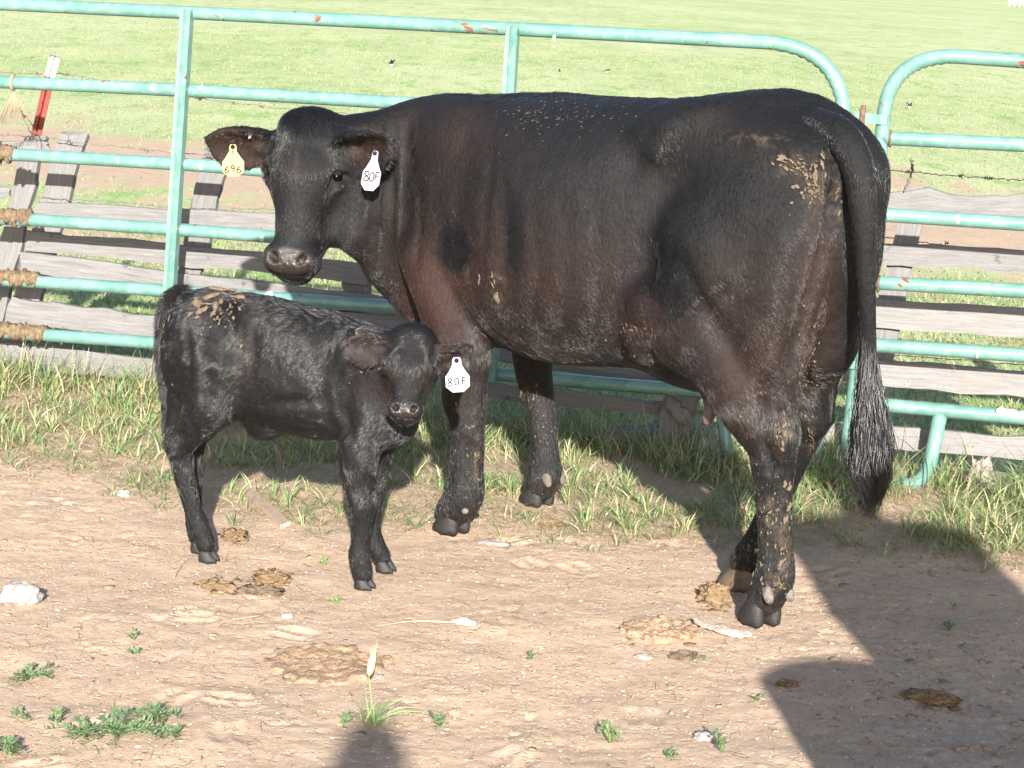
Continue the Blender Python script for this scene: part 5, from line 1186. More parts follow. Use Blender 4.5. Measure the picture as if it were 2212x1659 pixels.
def gcol(n, dry, r):
    g = GREENS[r.integers(0, len(GREENS), n)]; d = DRY[r.integers(0, len(DRY), n)]; m_ = (r.random(n) < dry)[:, None]; return np.where(m_, d, g) * (0.75 + .5 * r.random((n, 1)))
r = np.random.default_rng(21)
def fcol(n):
    k = r.random((n, 1)); return (np.array((.15, .225, .07)) * (1 - k) + np.array((.34, .37, .20)) * k) * (.85 + .3 * r.random((n, 1)))
# strip along the gate: clumps
def clumped(nc, xr, yf, per, spread):
    cx = r.uniform(*xr, nc); cy = yf(cx, nc); k = r.integers(per[0], per[1], nc); cid = np.repeat(np.arange(nc), k); n = len(cid)
    a = r.uniform(0, 2 * math.pi, n); q = np.abs(r.normal(size=n)) * spread; return cx[cid] + np.cos(a) * q, cy[cid] + np.sin(a) * q, a, cid, nc
def hoofclear(X, Y):
    ok = np.ones(len(X), bool)
    for hx, hy in ((-.15, 5.93), (.115, 6.30), (.69, 5.22), (.65, 5.55), (-.79, 5.48), (-.36, 5.31)): ok &= (X - hx) ** 2 + (Y - hy) ** 2 > .075 ** 2
    return ok
X, Y, A, cid, nc = clumped(1900, (-2.4, 2.3), lambda x, n: edge_y(x) + (gate_y(x) + .12 - edge_y(x)) * r.random(n) ** .85, (9, 26), .035)
dd = (Y - edge_y(X)) / np.maximum(gate_y(X) - edge_y(X), .2); keep_ = (r.random(nc) < np.clip(.30 + .75 * r.random(nc), 0, 1))[cid] & (Y < gate_y(X) + .3) & hoofclear(X, Y)
den = fbm(X * 2.6, Y * 2.6, 12.0, 3); keep_ &= (den > -.26 + .16 * (dd < .30) + .1 * r.normal(size=len(X)) * .4)
X, Y, A, dd = X[keep_], Y[keep_], A[keep_], dd[keep_]; n = len(X)
hgt = (.030 + .062 * r.random(n)) * (1 + .9 * sstep(.55, 1.0, dd)) * (1 + .35 * sstep(.7, 1.2, X))
grass = blades('grass', X, Y, hgt, .0035 + .0035 * r.random(n), .35 + 1.1 * r.random(n), A, gcol(n, .34, r) * 1.12, 4); tag(grass, kind='stuff'); grass['label'] = 'clumps of green grass growing along the foot of the gate'
X, Y, A, cid, nc = clumped(150, (-2.2, 2.2), lambda x, n: edge_y(x) - .30 + .34 * r.random(n) ** .7, (4, 13), .022); ok = hoofclear(X, Y); X, Y, A = X[ok], Y[ok], A[ok]; n = len(X)
tag(blades('edge_grass', X, Y, .025 + .05 * r.random(n), .003 + .003 * r.random(n), .5 + 1.2 * r.random(n), A, gcol(n, .25, r), 4), kind='stuff')
# long blades and dry stalks right under the rails
n = 3600; X = r.uniform(-2.5, 2.4, n); Y = gate_y(X) + r.uniform(-.22, .28, n); ok = (fbm(X * 3, Y * 3, 4.4, 2) > -.12); X, Y = X[ok], Y[ok]; n = len(X)
tall = blades('tall_grass', X, Y, .06 + .19 * r.random(n) ** 2.2 * (1 + .35 * (X > .8)), .0028 + .0035 * r.random(n), .15 + .7 * r.random(n), r.uniform(0, 6.28, n), gcol(n, .42, r), 4); tag(tall, kind='stuff'); tall['label'] = 'taller grass and dry stalks under the gate rails'
# dead straw litter lying flat in the strip
n = 26000; X = r.uniform(-2.4, 2.3, n); Y = edge_y(X) - .15 + (gate_y(X) - edge_y(X) + .35) * r.random(n); ok = hoofclear(X, Y); X, Y = X[ok], Y[ok]; n = len(X)
lit = blades('straw_litter', X, Y, .012 + .012 * r.random(n), .0022 + .002 * r.random(n), 2.0 + 3 * r.random(n), r.uniform(0, 6.28, n), gcol(n, .93, r), 3, 0.002); tag(lit, kind='stuff')
# pasture between the board fence and the bare track, then the first part of the field
n = 70000; Y = gate_y(0) + .2 + 4.6 * r.random(n) ** 1.15; X = r.uniform(-1, 1, n) * (Y * .27 + .3) - .02 * Y; zf = zone_at(X, Y); ok = (r.random(n) < .16 + 1.3 * zf) & (Y > gate_y(X) + .16); X, Y = X[ok], Y[ok]; n = len(X)
pg = blades('pasture_grass', X, Y, .018 + .045 * r.random(n) ** 1.6, .004 + .004 * r.random(n), .5 + r.random(n), r.uniform(0, 6.28, n), gcol(n, .30, r) * 1.15, 2); tag(pg, kind='stuff')
n = 60000; Y = 11 + 33 * r.random(n) ** 1.25; X = r.uniform(-1, 1, n) * (Y * .27 + .5) - .02 * Y; zf = zone_at(X, Y); ok = (r.random(n) < .04 + 1.2 * zf); X, Y = X[ok], Y[ok]; n = len(X)
fg = blades('field_grass', X, Y, .010 + .024 * r.random(n), .006 + .006 * r.random(n) + .0003 * Y, .4 + .9 * r.random(n), r.uniform(0, 6.28, n), fcol(n), 2); tag(fg, kind='stuff')

# ------------------------------------------------------------------ loose soil, crumbs, straw bits and small pebbles in the pen
def crumbs(name, n, xr, yr, size, cols, seed, flatz=.6, dens=None):
    r = np.random.default_rng(seed); X = r.uniform(*xr, n); Y = r.uniform(*yr, n)
    if dens is not None: ok = r.random(n) < dens(X, Y); X, Y = X[ok], Y[ok]; n = len(X)
    t = (1 + 5 ** .5) / 2; iv = np.array([(-1, t, 0), (1, t, 0), (-1, -t, 0), (1, -t, 0), (0, -1, t), (0, 1, t), (0, -1, -t), (0, 1, -t), (t, 0, -1), (t, 0, 1), (-t, 0, -1), (-t, 0, 1)]) / 1.9
    it = np.array([(0, 11, 5), (0, 5, 1), (0, 1, 7), (0, 7, 10), (0, 10, 11), (1, 5, 9), (5, 11, 4), (11, 10, 2), (10, 7, 6), (7, 1, 8), (3, 9, 4), (3, 4, 2), (3, 2, 6), (3, 6, 8), (3, 8, 9), (4, 9, 5), (2, 4, 11), (6, 2, 10), (8, 6, 7), (9, 8, 1)])
    s_ = size[0] + (size[1] - size[0]) * r.random(n) ** 4; V = iv[None] * (1 + .26 * r.normal(size=(n, 12, 1))); a = r.uniform(0, 6.28, n); ca, sa = np.cos(a), np.sin(a)
    sc = np.stack([s_ * r.uniform(.8, 1.6, n), s_, s_ * flatz * r.uniform(.6, 1.2, n)], 1); V = V * sc[:, None]; V = np.stack([V[..., 0] * ca[:, None] - V[..., 1] * sa[:, None], V[..., 0] * sa[:, None] + V[..., 1] * ca[:, None], V[..., 2]], -1)
    V += np.stack([X, Y, ground_z(X, Y) + sc[:, 2] * .15], 1)[:, None]; c = np.array(cols)[r.integers(0, len(cols), n)] * (.8 + .4 * r.random((n, 1)))
    o = mesh_obj(name, V.reshape(-1, 3), (np.arange(n)[:, None, None] * 12 + it[None]).reshape(-1, 3), M_CLOD, None, False, world=False); set_col(o, 'col', np.repeat(c, 12, 0)); return tag(o, kind='stuff')
SOIL = [(.29, .207, .147), (.32, .23, .165), (.27, .192, .135), (.34, .25, .18), (.31, .22, .157)]
cl = crumbs('soil_crumbs', 30000, (-1.7, 2.0), (3.8, 6.7), (.0012, .0065), SOIL, 2, .45, lambda x, y: .55 + 1.5 * fbm(x * 2, y * 2, 51., 3)); cl['label'] = 'crumbs and clods of dry soil'
crumbs('soil_clods', 150, (-1.5, 1.8), (3.85, 5.9), (.005, .015), SOIL, 3, .3)
crumbs('churned_clods', 900, (.35, 1.6), (3.9, 5.1), (.003, .015), SOIL[:3], 5, .6, lambda x, y: sstep(.4, .9, x - (y - 4.2) * .3) * .8)
crumbs('small_pebbles', 900, (-1.6, 1.9), (3.8, 6.2), (.0018, .0055), [(.42, .37, .33), (.38, .32, .27), (.46, .42, .39)], 4)
n = 3200; r = np.random.default_rng(9); X = r.uniform(-1.7, 1.9, n); Y = r.uniform(3.8, 6.3, n)
tag(blades('straw_bits', X, Y, .004 + .010 * r.random(n), .0016 + .0016 * r.random(n), 2.5 + 3.5 * r.random(n), r.uniform(0, 6.28, n), gcol(n, 1.0, r) * .85, 3, .003), kind='stuff')

# ------------------------------------------------------------------ stones, dung, wood on the pen floor
def lump(name, u, v, rx, ry, rz, mat, label, cat, seed, rough=.25, rot=0.0, n=(44, 26), sink=.35, freq=2.2, group=None, flat=0.0):
    """irregular lump: rx, ry half sizes in metres across and away, rz height"""
    c = atz(u, v); c[2] = float(ground_z(c[0], c[1])); th = np.linspace(0, math.pi, n[1]); ph = np.linspace(0, 2 * math.pi, n[0], endpoint=False); T, P = np.meshgrid(th, ph, indexing='ij')
    d = np.stack([np.sin(T) * np.cos(P), np.sin(T) * np.sin(P), np.cos(T)], -1); q = 1 + rough * fbm(d[..., 0] * freq + seed, d[..., 1] * freq, d[..., 2] * freq, 5, .66) * 1.6
    if flat: d[..., 2] = np.sign(d[..., 2]) * np.abs(d[..., 2]) ** (1 - flat)
    V = d * q[..., None] * [rx, ry, rz]; ca, sa = math.cos(rot), math.sin(rot); V = np.stack([V[..., 0] * ca - V[..., 1] * sa, V[..., 0] * sa + V[..., 1] * ca, V[..., 2] + rz * (1 - 2 * sink)], -1) + c
    k = n[0]; Fc = [(i * k + j, (i + 1) * k + j, (i + 1) * k + (j + 1) % k, i * k + (j + 1) % k) for i in range(n[1] - 1) for j in range(k)]
    o = mesh_obj(name, V.reshape(-1, 3), Fc, mat); return tag(o, label, cat, group)
lump('stone', 45, 1300, .052, .040, .034, M_ROCK, 'big white stone on the dirt at the left edge', 'stone', 1, .20, .35, (36, 20), .25, 1.5)
lump('stone', 262, 1066, .032, .024, .013, M_ROCKG, 'flat grey stone at the edge of the grass behind the calf', 'stone', 2, .3, .1, sink=.4)
lump('stone', 1004, 1350, .032, .018, .012, M_ROCKG, 'pale grey stone half buried at the centre of the dirt, end of a long stem', 'stone', 3, .3, -.25, sink=.45)
lump('stone', 1066, 1168, .048, .022, .006, M_ROCKG, 'thin grey stone lying flat in front of the right front hoof of the cow', 'stone', 4, .25, -.1, sink=.4)
lump('stone', 1525, 1593, .026, .017, .011, M_ROCK, 'small cream stone on the dirt near the bottom, beside a weed', 'stone', 5, .35, .2, sink=.3)
lump('stone', 1390, 1412, .022, .016, .006, M_ROCKG, 'faint flat stone just left of the round dung disc', 'stone', 6, .3, 0, sink=.4)
lump('stone', 620, 1330, .014, .010, .007, M_ROCKG, 'tiny stone below the broken dung under the calf', 'stone', 7, .3)
def cake(name, u, v, rx, ry, h, label, seed, mat=M_DUNGP, cat='dung', rim=.35, rot=0.0, ragged=.34):
    """a dried pat: concentric crinkled crust with a ragged, slightly lifted rim"""
    c = atz(u, v); nr, k = 30, 100; q, a = np.meshgrid(np.linspace(0, 1, nr + 1), np.linspace(0, 2 * math.pi, k, endpoint=False), indexing='ij')
    wob = 1 + ragged * fbm(np.cos(a) * 1.7 + seed, np.sin(a) * 1.7, seed, 5, .62); x, y = c[0] + rx * q * wob * np.cos(a + rot), c[1] + ry * q * wob * np.sin(a)
    hh = h * (.45 + .40 * np.abs(np.sin(q * 9 + 5 * wob + seed)) + rim * q * q) * (q < .985) + .75 * h * fbm(x * 38, y * 38, seed, 4, .6) - .004 * (q > .985)
    hh = hh - h * 1.4 * sstep(.25, .5, fbm(x * 9, y * 9, seed + 4, 3)); V = np.stack([x, y, ground_z(x, y) + hh], -1).reshape(-1, 3)
    Fc = [(i * k + j, i * k + (j + 1) % k, (i + 1) * k + (j + 1) % k, (i + 1) * k + j) for i in range(nr) for j in range(k)]
    return tag(mesh_obj(name, V, Fc, mat), label, cat)
cake('dung_pat', 712, 1432, .135, .130, .009, 'large sun-baked cow pat below the calf, near the grass tuft', 1.3)
cake('dung_pat', 1428, 1362, .100, .080, .013, 'dried cow pat in front of the rear hooves of the cow', 5.7)
cake('dung_pat', 1476, 1412, .036, .030, .010, 'small round dung disc at the near edge of the dried pat', 9.1, M_MUD)
cake('dung_pat', 1192, 1134, .040, .045, .008, 'thin cow chip between the front hooves and the dirt', 3.3, M_DUNG)
lump('rotten_stump', 2115, 1055, .045, .04, .060, M_BARK, 'pale crumbling stump in the grass under the bottom rail at the right', 'stump', 31, .5, 0, sink=.15, freq=2.6)
lump('dung_mound', 1542, 1292, .038, .040, .032, M_DUNG, 'brown dung mound beside the rear hooves of the cow', 'dung', 11, .4, 0, sink=.3, freq=3)
lump('dung_mound', 1175, 1062, .05, .05, .018, M_MUD, 'small trampled dung heap between the front legs of the cow', 'dung', 12, .4)
lump('dung_chunk', 505, 1162, .034, .040, .018, M_DUNG, 'broken dung chunk beside the rear hoof of the calf', 'dung', 13, .55, .3, freq=3)
lump('dung_chunk', 470, 1268, .060, .022, .014, M_DUNG, 'ragged dung slab on the dirt in front of the rear hoof of the calf', 'dung', 14, .5, -.3, freq=3)
lump('dung_chunk', 585, 1252, .042, .034, .022, M_DUNG, 'crumbled dung chunk between the rear and front legs of the calf', 'dung', 15, .55, -.2, freq=3.4)
lump('dung_chunk', 560, 1280, .052, .024, .015, M_MUD, 'low dung crust in front of the crumbled chunk', 'dung', 16, .5, .1, freq=3)
lump('dung_crust', 2010, 1510, .060, .030, .018, M_DUNG, 'ragged dung crust in the shadow at the lower right', 'dung', 17, .45, -.3, freq=3)
lump('dung_crust', 1700, 1478, .024, .018, .012, M_DUNG, 'small dung lump at the left tip of the big shadow, lower right', 'dung', 18, .4)
r_ = np.random.default_rng(5)
for q, (u, v, su, sv, n_) in enumerate([(500, 1265, 34, 12, 60), (590, 1255, 24, 14, 80), (510, 1160, 20, 12, 40), (1542, 1300, 18, 12, 40), (1428, 1372, 60, 14, 60), (712, 1440, 70, 24, 50), (2010, 1512, 50, 14, 50)]):
    P_ = atz(u, v); D_ = atz(u + su, v) - P_; E2 = atz(u, v + sv) - P_; cr_ = crumbs('dung_crumbs', n_, (P_[0] - abs(D_[0]) * 1.3, P_[0] + abs(D_[0]) * 1.3), (P_[1] - abs(E2[1]) * 1.6, P_[1] + abs(E2[1]) * 1.6), (.003, .014), [(.20, .135, .08), (.26, .18, .11), (.16, .11, .07)], 60 + q, .5)
def bark():
    c = atz(1560, 1366); nx_, ny_ = 22, 7; V = []; 
    for s_ in (1, 0):
        for i in range(nx_ + 1):
            for j in range(ny_ + 1):
                a, b = i / nx_ - .5, j / ny_ - .5; w_ = .020 * (1 - (2 * a) ** 4 * .8) * (1 + .3 * pnoise(a * 9, 3.3)); x = a * .145; y = b * 2 * w_ - a * .055; z = .020 - 22 * (b * w_ * 2) ** 2 + .006 * float(fbm(a * 22, b * 6, 4.0, 3)) - .010 * a
                V.append((c[0] + x, c[1] + y, max(float(ground_z(c[0] + x, c[1] + y)), -.004) + max(z, .003) + (.0 if s_ else -.006)))
    k = ny_ + 1; q = (nx_ + 1) * k; Fc = []
    for i in range(nx_):
        for j in range(ny_): Fc += [(i * k + j, (i + 1) * k + j, (i + 1) * k + j + 1, i * k + j + 1), (q + i * k + j, q + i * k + j + 1, q + (i + 1) * k + j + 1, q + (i + 1) * k + j)]
    for i in range(nx_): Fc += [(i * k, q + i * k, q + (i + 1) * k, (i + 1) * k), (i * k + ny_, (i + 1) * k + ny_, q + (i + 1) * k + ny_, q + i * k + ny_)]
    for j in range(ny_): Fc += [(j, j + 1, q + j + 1, q + j), (nx_ * k + j, q + nx_ * k + j, q + nx_ * k + j + 1, nx_ * k + j + 1)]
    return tag(mesh_obj('bark_flake', V, Fc, M_BARK, smooth=False), 'whitish curled flake of bark in front of the nearest rear hoof', 'bark')
bark()
def stem(name, pts, rad, mat, label, cat, lift=.004):
    P = []
    for u, v, z in pts: p = atz(u, v, z); p[2] = float(ground_z(p[0], p[1])) + lift + z; P.append(p)
    P = smooth_line(P, 4); rr = list(np.interp(np.linspace(0, 1, len(P)), [0, .5, 1], [rad, rad * .8, rad * .35])); V, Fc = tube(P, rr, 6); mb = MB(); mb.add(V, Fc); return tag(mb.build(name, mat, None), label, cat)
stem('dry_stem', [(992, 1350, 0), (930, 1345, .003), (880, 1344, .002), (815, 1354, 0)], .0028, M_TAN, 'long dry stem trailing left from the pale grey stone', 'stem')
stem('dry_stem', [(565, 1330, 0), (500, 1340, .002), (470, 1352, .001)], .0018, M_TAN, 'short dry stem on bare dirt below the broken dung', 'stem')
stem('straw', [(584, 947, .06), (602, 975, .05), (606, 1000, .03), (600, 1028, .012), (588, 1030, 0)], .0022, M_TWINE, 'curved yellow straw standing in the grass under the calf', 'straw')
stem('straw', [(375, 1248, 0), (392, 1222, .002), (408, 1206, .004)], .0016, M_TAN, 'thin bent straw left of the rear hoof of the calf', 'straw')

# ------------------------------------------------------------------ weeds and the grass tuft
def leaf(mb, base, d, up, L, w_, col, curl=.3):
    d = Vector(d).normalized(); up = Vector(up).normalized(); sd = d.cross(up).normalized(); base = Vector(base); V = []
    for t, q in ((0, .15), (.3, .9), (.6, 1.0), (.85, .6), (1, .05)):
        c = base + d * (L * t) + up * (L * curl * math.sin(t * 2.4) * .5)
        V += [c - sd * w_ * q / 2, c + up * (-w_ * q * .12), c + sd * w_ * q / 2]
    Fc = []
    for i in range(4): a = i * 3; Fc += [(a, a + 1, a + 4, a + 3), (a + 1, a + 2, a + 5, a + 4)]
    mb.add([tuple(v) for v in V], Fc, col)
def weed(u, v, spread, stems, lf, h, label, seed, dense=7, col=(.135, .205, .105), group=None, name='weed', cat='weed'):
    """low sprawling weed: stems along the ground with oval leaves"""
    r = random.Random(seed); c = atz(u, v); mb = MB(); spread *= 1.15; stems = max(3, int(stems * .72)); lf *= .74
    for s_ in range(stems):
        a = r.uniform(0, 2 * math.pi); L = spread * r.uniform(.35, 1); p = Vector((c[0], c[1], 0)); dirn = Vector((math.cos(a), math.sin(a) * 1.0, 0)); P = []; hz = h * r.uniform(.4, 1)
        for i in range(6):
            t = i / 5; q = p + dirn * (L * t) + Vector((r.gauss(0, .004), r.gauss(0, .004), 0)); q.z = float(ground_z(q.x, q.y)) + hz * math.sin(t * 2.6) + .003; P.append(q)
        V, Fc = tube(P, [.0013, .0012, .0011, .001, .0008, .0005], 5); mb.add(V, Fc, (.17, .24, .10))
        for i in range(dense):
            t = (i + 1) / dense; k = min(4, int(t * 5)); q = P[k] + (P[k + 1] - P[k]) * (t * 5 - k) if k < 5 else P[5]
            for sg in (-1, 1):
                b = a + sg * r.uniform(.5, 1.3); k_ = r.uniform(.65, 1.35); leaf(mb, q, (math.cos(b), math.sin(b), r.uniform(.2, .9)), (0, 0, 1), lf * r.uniform(.6, 1.2), lf * .36, tuple(x * k_ for x in col), r.uniform(-.1, .5))
    return tag(mb.build(name, M_GRASS, None, smooth=True, col=True), label, cat, group)
WG = 'green weeds scattered on the dirt'
weed(65, 1462, .060, 16, .016, .022, 'sprawling green weed at the left edge, below the white stone', 1, 9)
weed(255, 1590, .095, 26, .019, .030, 'largest patch of leafy green weed at the lower left', 2, 10)
weed(330, 1560, .055, 16, .018, .028, 'leafy weed joined to the right end of the largest patch', 3, 9)
weed(180, 1590, .070, 18, .018, .022, 'leafy weed at the left end of the largest patch', 4, 9)
weed(20, 1625, .055, 20, .019, .030, 'leafy green weed in the bottom left corner', 5, 9)
weed(60, 1550, .035, 6, .015, .02, 'small weed above the bottom left corner', 6, 6)
weed(122, 1562, .028, 8, .017, .03, 'small upright weed between the corner weed and the largest patch', 7, 6)
weed(378, 1598, .045, 10, .016, .02, 'weed stretching right from the largest patch', 8, 7)
weed(288, 1385, .012, 4, .018, .022, 'tiny two leaved seedling alone on the dirt at the left', 9, 3)
weed(292, 1413, .022, 5, .018, .010, 'flat seedling just below the two leaved one', 10, 4)
weed(700, 1215, .016, 4, .014, .016, 'tiny light green seedling between the legs of the calf', 11, 4, (.20, .33, .11))
weed(726, 1299, .022, 4, .014, .010, 'flat light green seedling in front of the calf', 12, 4, (.22, .34, .12))
weed(743, 1562, .020, 7, .016, .022, 'small weed just left of the grass tuft', 13, 5)
weed(945, 1568, .018, 9, .017, .034, 'small upright weed right of the grass tuft', 14, 6)
weed(1142, 1424, .012, 5, .013, .022, 'tiny weed alone right of the big cow pat', 15, 5)
weed(1318, 1600, .045, 12, .013, .045, 'feathery weed leaning left at the bottom centre right', 16, 9, (.24, .33, .16))
weed(1556, 1625, .012, 8, .017, .050, 'narrow upright weed at the bottom right of centre', 17, 7)
weed(1452, 1640, .018, 6, .014, .015, 'flat weed at the bottom edge right of centre', 18, 5)
weed(1524, 1421, .008, 4, .012, .014, 'tiny light green sprout right of the round dung disc', 19, 3, (.24, .35, .12))
weed(1638, 1508, .012, 4, .013, .018, 'small pale sprout near the edge of the shadow', 20, 4)
weed(2050, 1365, .014, 7, .014, .022, 'small weed in the middle of the shadow at the right', 21, 5)
weed(2060, 1312, .006, 3, .012, .018, 'tiny sprout in the shadow above the small weed', 22, 3)
weed(2080, 1400, .006, 3, .010, .010, 'tiny sprout in the shadow below the small weed', 23, 3)
weed(2218, 1600, .040, 4, .05, .03, 'green blade leaf cut by the right edge of the photo', 24, 2, (.26, .42, .14))
tf = empty('grass_tuft', tuple(atz(803, 1560)), 0, 'tuft of grass with one pale seed head at the bottom centre', 'grass tuft')
r = np.random.default_rng(33); n = 46; c = atz(806, 1560); X = c[0] + r.normal(size=n) * .016; Y = c[1] + r.normal(size=n) * .012
blades('blade_tuft', X, Y, .03 + .05 * r.random(n), .004 + .002 * r.random(n), .2 + 1.0 * r.random(n), r.uniform(0, 6.28, n), gcol(n, .10, r) * 1.15, 5, parent=tf); tf.children[0]['kind'] = 'stuff'
for q, (du, dv, w_) in enumerate([(60, -80, .006), (80, -92, .0065), (30, -95, .006), (108, -60, .005), (118, -44, .005), (-14, -60, .005)]):
    a = np.array(c); b = a + RT * du / F * 4.25 * 1.0 + np.array([0, 0, 1]) * (-dv) / F * 4.25 * .75; b[1] += -.02; mid = (a + b) / 2 + np.array([0, 0, .012]); P = smooth_line([a, mid, b], 5); mb = MB(); V = []
    for i, p in enumerate(P):
        t = i / (len(P) - 1); hw = w_ * .5 * math.sin(math.pi * min(1, .15 + .85 * t)) + .0002; V += [p - RT * 0 - np.array([.35, 0, .6]) * hw, p + np.array([.35, 0, .6]) * hw]
    mb.add(V, [(2 * i, 2 * i + 1, 2 * i + 3, 2 * i + 2) for i in range(len(P) - 1)], (.20, .31, .12)); mb.build('leaf_blade', M_GRASS, tf, col=True)
mb = MB(); a = np.array(c) + [-.004, 0, 0]; b = a + np.array([-.010, 0, .105]); V, Fc = tube([a, (a + b) / 2 + [.003, 0, 0], b], [.0018, .0014, .0012], 6); mb.add(V, Fc, (.24, .33, .14)); mb.build('stem', M_GRASS, tf, col=True)
mb = MB(); e_ = b + np.array([.010, 0, .062]); V, Fc = tube(lerp_path([b, e_], 8), [.002, .0065, .0082, .0085, .0082, .0075, .006, .004, .0015], 10); mb.add(V, Fc, (.46, .50, .28))
for i in range(40):
    t = .1 + .85 * random.random(); p = b + (e_ - b) * t; a_ = random.uniform(0, 6.28); d = np.array([math.cos(a_) * .007, math.sin(a_) * .007, .020]); V, Fc = tube([p, p + d], [.0006, .0002], 4); mb.add(V, Fc, (.5, .52, .32))
mb.build('seed_head', M_GRASS, tf, col=True)

# ------------------------------------------------------------------ small black and white birds feeding in the pasture
M_BIRD = mk_attr('bird_feathers', 0.6, 0.3)
def bird(u, v, yaw, wing, label, size=.62):
    c = atz(u, v); b = empty('bird', tuple(c), yaw, label, 'bird', 'black and white birds in the pasture'); W = np.array(wm(b)); q = Vox((-.16, -.06, -.01), (.16, .06, .16), .006)
    q.ell((0, 0, .075), (.055, .028, .030), .015, np.array([[.94, 0, .34], [0, 1, 0], [-.34, 0, .94]])); q.ell((.058, 0, .108), (.021, .018, .018), .015); q.cone((.078, 0, .108), (.098, 0, .104), .006, .002, .005); q.cone((-.04, 0, .065), (-.14, 0, .050), .014, .006, .02, ((0, 0, 1), 1.8))
    for s_ in (1, -1): q.cone((.0, .012 * s_, .055), (.005, .014 * s_, .0), .004, .003, .004)
    V, Fc = q.mesh(); V = V * size; bo = mesh_obj('body', V, Fc, M_BIRD, b, True, world=False); wt = (sstep(.085, .065, V[:, 2] / size) * (V[:, 0] > -.05 * size))[:, None]; set_col(bo, 'col', np.array((.012, .012, .014)) * (1 - wt) + np.array((.75, .75, .75)) * wt)
    for s_ in (1, -1):
        P = [(.03, .03 * s_, .085), (-.02, .034 * s_, .088), (-.09, .022 * s_, .066), (-.03, .036 * s_, .060), (.02, .034 * s_, .066)]
        if wing: P = [(.03, .02 * s_, .10), (-.03, .02 * s_, .10), (-.05, .07 * s_, .17), (-.02, .11 * s_, .20), (.02, .06 * s_, .15)]
        V = [tuple(np.array(p) * size) for p in P] + [tuple((np.array(p) + [0, -.004 * s_, -.003]) * size) for p in P]; k = 5; Fc = [tuple(range(k)), tuple(range(2 * k - 1, k - 1, -1))] + [(i, (i + 1) % k, k + (i + 1) % k, k + i) for i in range(k)]
        o = mesh_obj('wing', np.array(V), Fc, M_BIRD, b, False, world=False); set_col(o, 'col', np.tile((.015, .015, .018), (10, 1)))
bird(846, 146, 2.8, True, 'bird with raised wings in the pasture above the head of the cow')
bird(1208, 160, 1.6, False, 'bird in the pasture above the back of the cow, left one of a close pair')
bird(1311, 159, .2, False, 'bird in the pasture above the back of the cow, right one of a close pair')
bird(1722, 206, 2.9, False, 'bird in the pasture just above the rump of the cow')
bird(1964, 236, .6, True, 'bird in the pasture behind the second gate', .5)

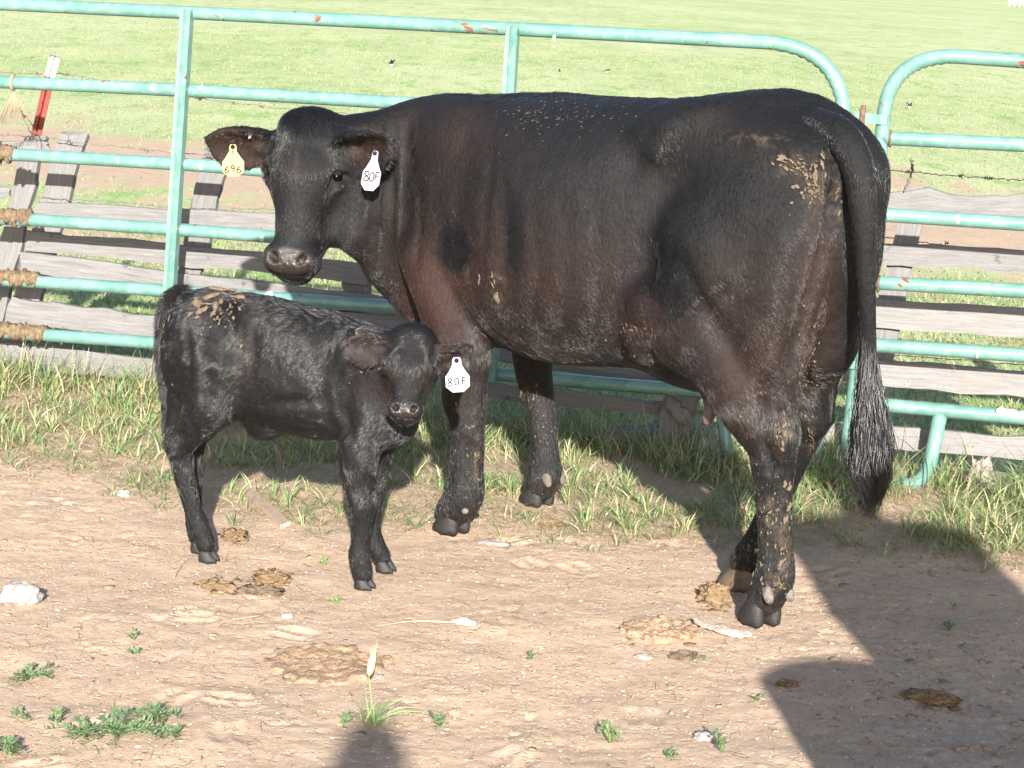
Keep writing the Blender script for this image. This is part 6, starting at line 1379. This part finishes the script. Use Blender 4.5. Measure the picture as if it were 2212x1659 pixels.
# ------------------------------------------------------------------ person at the viewpoint and an added shadow-casting figure: only their shadows reach the photograph
M_CLOTH = mk_attr('clothes_and_skin', 0.85, 0.2, bump=.2, bscale=90)
def person(name, x, y, face, label, hat=False, arms='camera', h=1.78, wide=1.0):
    p = empty('person', (x, y, 0), face, label, 'person'); q = Vox((-.55, -.62, -.02), (.75, .62, 1.95), .0125); k = .03; s = h / 1.78
    q.ell((0, 0, 1.30), (.125, .185, .20), .06); q.ell((0, 0, 1.06), (.115, .155, .16), .06); q.ell((-.01, 0, .93), (.13, .165, .12), .05); q.cone((0, .13, 1.43), (0, -.13, 1.43), .065, .065, .05)
    q.cone((-.01, 0, 1.45), (.01, 0, 1.56), .058, .055, .03); q.ell((.015, 0, 1.665), (.098, .076, .118), .02); q.ell((.105, 0, 1.65), (.022, .014, .022), .012); q.ell((.085, 0, 1.595), (.03, .03, .02), .015)
    for s_ in (1, -1):
        q.ell((.01, .078 * s_, 1.66), (.018, .010, .030), .008); q.chain([((0, .09 * s_, .90), .092), ((.015, .10 * s_, .68), .078), ((.01, .105 * s_, .50), .058), ((-.015, .11 * s_, .32), .056), ((-.01, .115 * s_, .09), .042)], .03)
        q.cone((-.03, .115 * s_, .045), (.16, .135 * s_, .038), .045, .038, .03)
        sh = np.array((0, .195 * s_, 1.415))
        if arms == 'camera': el, wr_, hd2 = np.array((.10, .30 * s_, 1.24)), np.array((.13, .12 * s_, 1.50)), np.array((.14, .062 * s_, 1.60))
        elif s_ > 0: el, wr_, hd2 = np.array((-.02, .21, 1.12)), np.array((.04, .185, .90)), np.array((.04, .18, .83))      # added figure's arm, posed for its shadow
        else: el, wr_, hd2 = np.array((-.02, -.215, 1.12)), np.array((.06, -.20, .88)), np.array((.08, -.195, .80))
        q.chain([(sh, .062), ((sh + el) / 2, .052), (el, .044)], .03); q.chain([(el, .044), ((el + wr_) / 2, .040), (wr_, .028)], .02)
        d = (hd2 - wr_) / np.linalg.norm(hd2 - wr_); q.cone(wr_, wr_ + d * .07, .026, .034, .015, ((0, 1, 0) if arms != 'camera' else (1, 0, 0), 1.5))
        sd = np.array((1, 0, 0)) if arms != 'camera' else np.array((0, 1, 0)) * s_
        for f_, L in ((-1.5, .062), (-.5, .075), (.5, .078), (1.5, .070)):
            b0 = wr_ + d * .075 + sd * f_ * .017; b1 = b0 + d * L * .55 + np.array([.006, 0, 0]); q.chain([(b0, .0105), (b1, .0095), (b1 + d * L * .4 + np.array([.018, -.006 * s_, 0]), .008)], .006)
        b0 = wr_ + d * .025 + sd * .028; q.chain([(b0, .012), (b0 + d * .03 + sd * .025, .011), (b0 + d * .06 + sd * .030, .009)], .008)
    if arms == 'shadow_caster': q.cone((0, 0, 1.15), (0, 0, .70), .20, .235, .05, ((1, 0, 0), 1.5))                       # coat cone, added to widen the cast shadow
    if hat: q.ell((.02, 0, 1.725), (.175, .165, .014), .01); q.ell((.01, 0, 1.765), (.098, .082, .070), .015)  # wide brim, added to fill the top of the cast shadow
    V, Fc = q.mesh(); V[:, 2] *= s; V[:, 1] *= 1 + (wide - 1) * sstep(1.60, 1.45, V[:, 2] / s); z = V[:, 2] / s; c_ = np.tile((.42, .27, .20), (len(V), 1)); sl_ = (z < 1.47) & (z > .93) | ((np.abs(V[:, 1]) > .16) & (z > 1.02) & (z < 1.46)); c_[sl_] = (.16, .20, .28); c_[z < .95] = (.05, .07, .12); c_[z < .11] = (.06, .04, .03)
    hand = (np.abs(V[:, 1]) < .13) & (V[:, 0] > .115) & (z > 1.5) & (z < 1.66); c_[(z > 1.70) | ((V[:, 0] < -.02) & (z > 1.60))] = (.06, .04, .025) if not hat else (.45, .37, .25)
    o = mesh_obj('body', V, Fc, M_CLOTH, p, True, world=False); set_col(o, 'col', c_)
    Wp = np.array(wm(p))
    for s_ in (1, -1): ball(p, 'eye', np.array((.102, .030 * s_, 1.675 * s)), .011, M_EYE, Wp)
    return p
ph = person('person', 0.005, -0.19, math.pi / 2, 'standing person whose head shadow falls on the dirt at the bottom of the photo', h=1.755)
cb = empty('camera', (0, -.035, 1.65), 0, 'small camera held at the face of the standing person', 'camera'); V, Fc = box_pts((-.05, -.045, 1.645), (.05, -.045, 1.645), .065, .03); mb = MB(); mb.add(V, Fc); mb.build('camera_body', M_INK, cb, smooth=False)
V, Fc = tube([(0, -.032, 1.645), (0, -.012, 1.645)], .024, 20); mb = MB(); mb.add(V, Fc); mb.build('lens', M_INK, cb)
P2 = (1.36, 2.48)
person('person', *P2, math.pi / 2, 'made-up figure in a wide hat, unseen past the right edge, added to cast the big shadow', hat=True, arms='shadow_caster', h=1.78, wide=1.2)  # unseen stand-in, built only to throw the big shadow
bk = empty('shadow_tub', (1.0, 2.50, 0.53), 0, 'made-up vessel past the right edge, added to shape the left side of the big shadow', 'shadow_tub')  # added vessel that fills out the left side of that shadow
prof = [(.185, .50), (.200, .60), (.215, .72), (.228, .86), (.233, .865), (.222, .865), (.205, .72), (.180, .515)]; V = []; k = 28
for rr_, zz_ in prof: V += [(1.0 + rr_ * math.cos(2 * math.pi * j / k), 2.50 + rr_ * math.sin(2 * math.pi * j / k), zz_) for j in range(k)]
Fc = [(i * k + j, i * k + (j + 1) % k, (i + 1) * k + (j + 1) % k, (i + 1) * k + j) for i in range(len(prof) - 1) for j in range(k)] + [tuple(range(k - 1, -1, -1)), tuple(range((len(prof) - 1) * k, len(prof) * k))]
mb = MB(); mb.add(V, Fc); mb.build('shadow_tub_wall', M_SPLAT, bk)
V, Fc = tube([(1.17 + .05 * math.cos(a), 2.50, .85 + .06 * math.sin(a)) for a in np.linspace(0, math.pi, 13)], .005, 6); mb = MB(); mb.add(V, Fc); mb.build('handle', M_WIRE, bk)
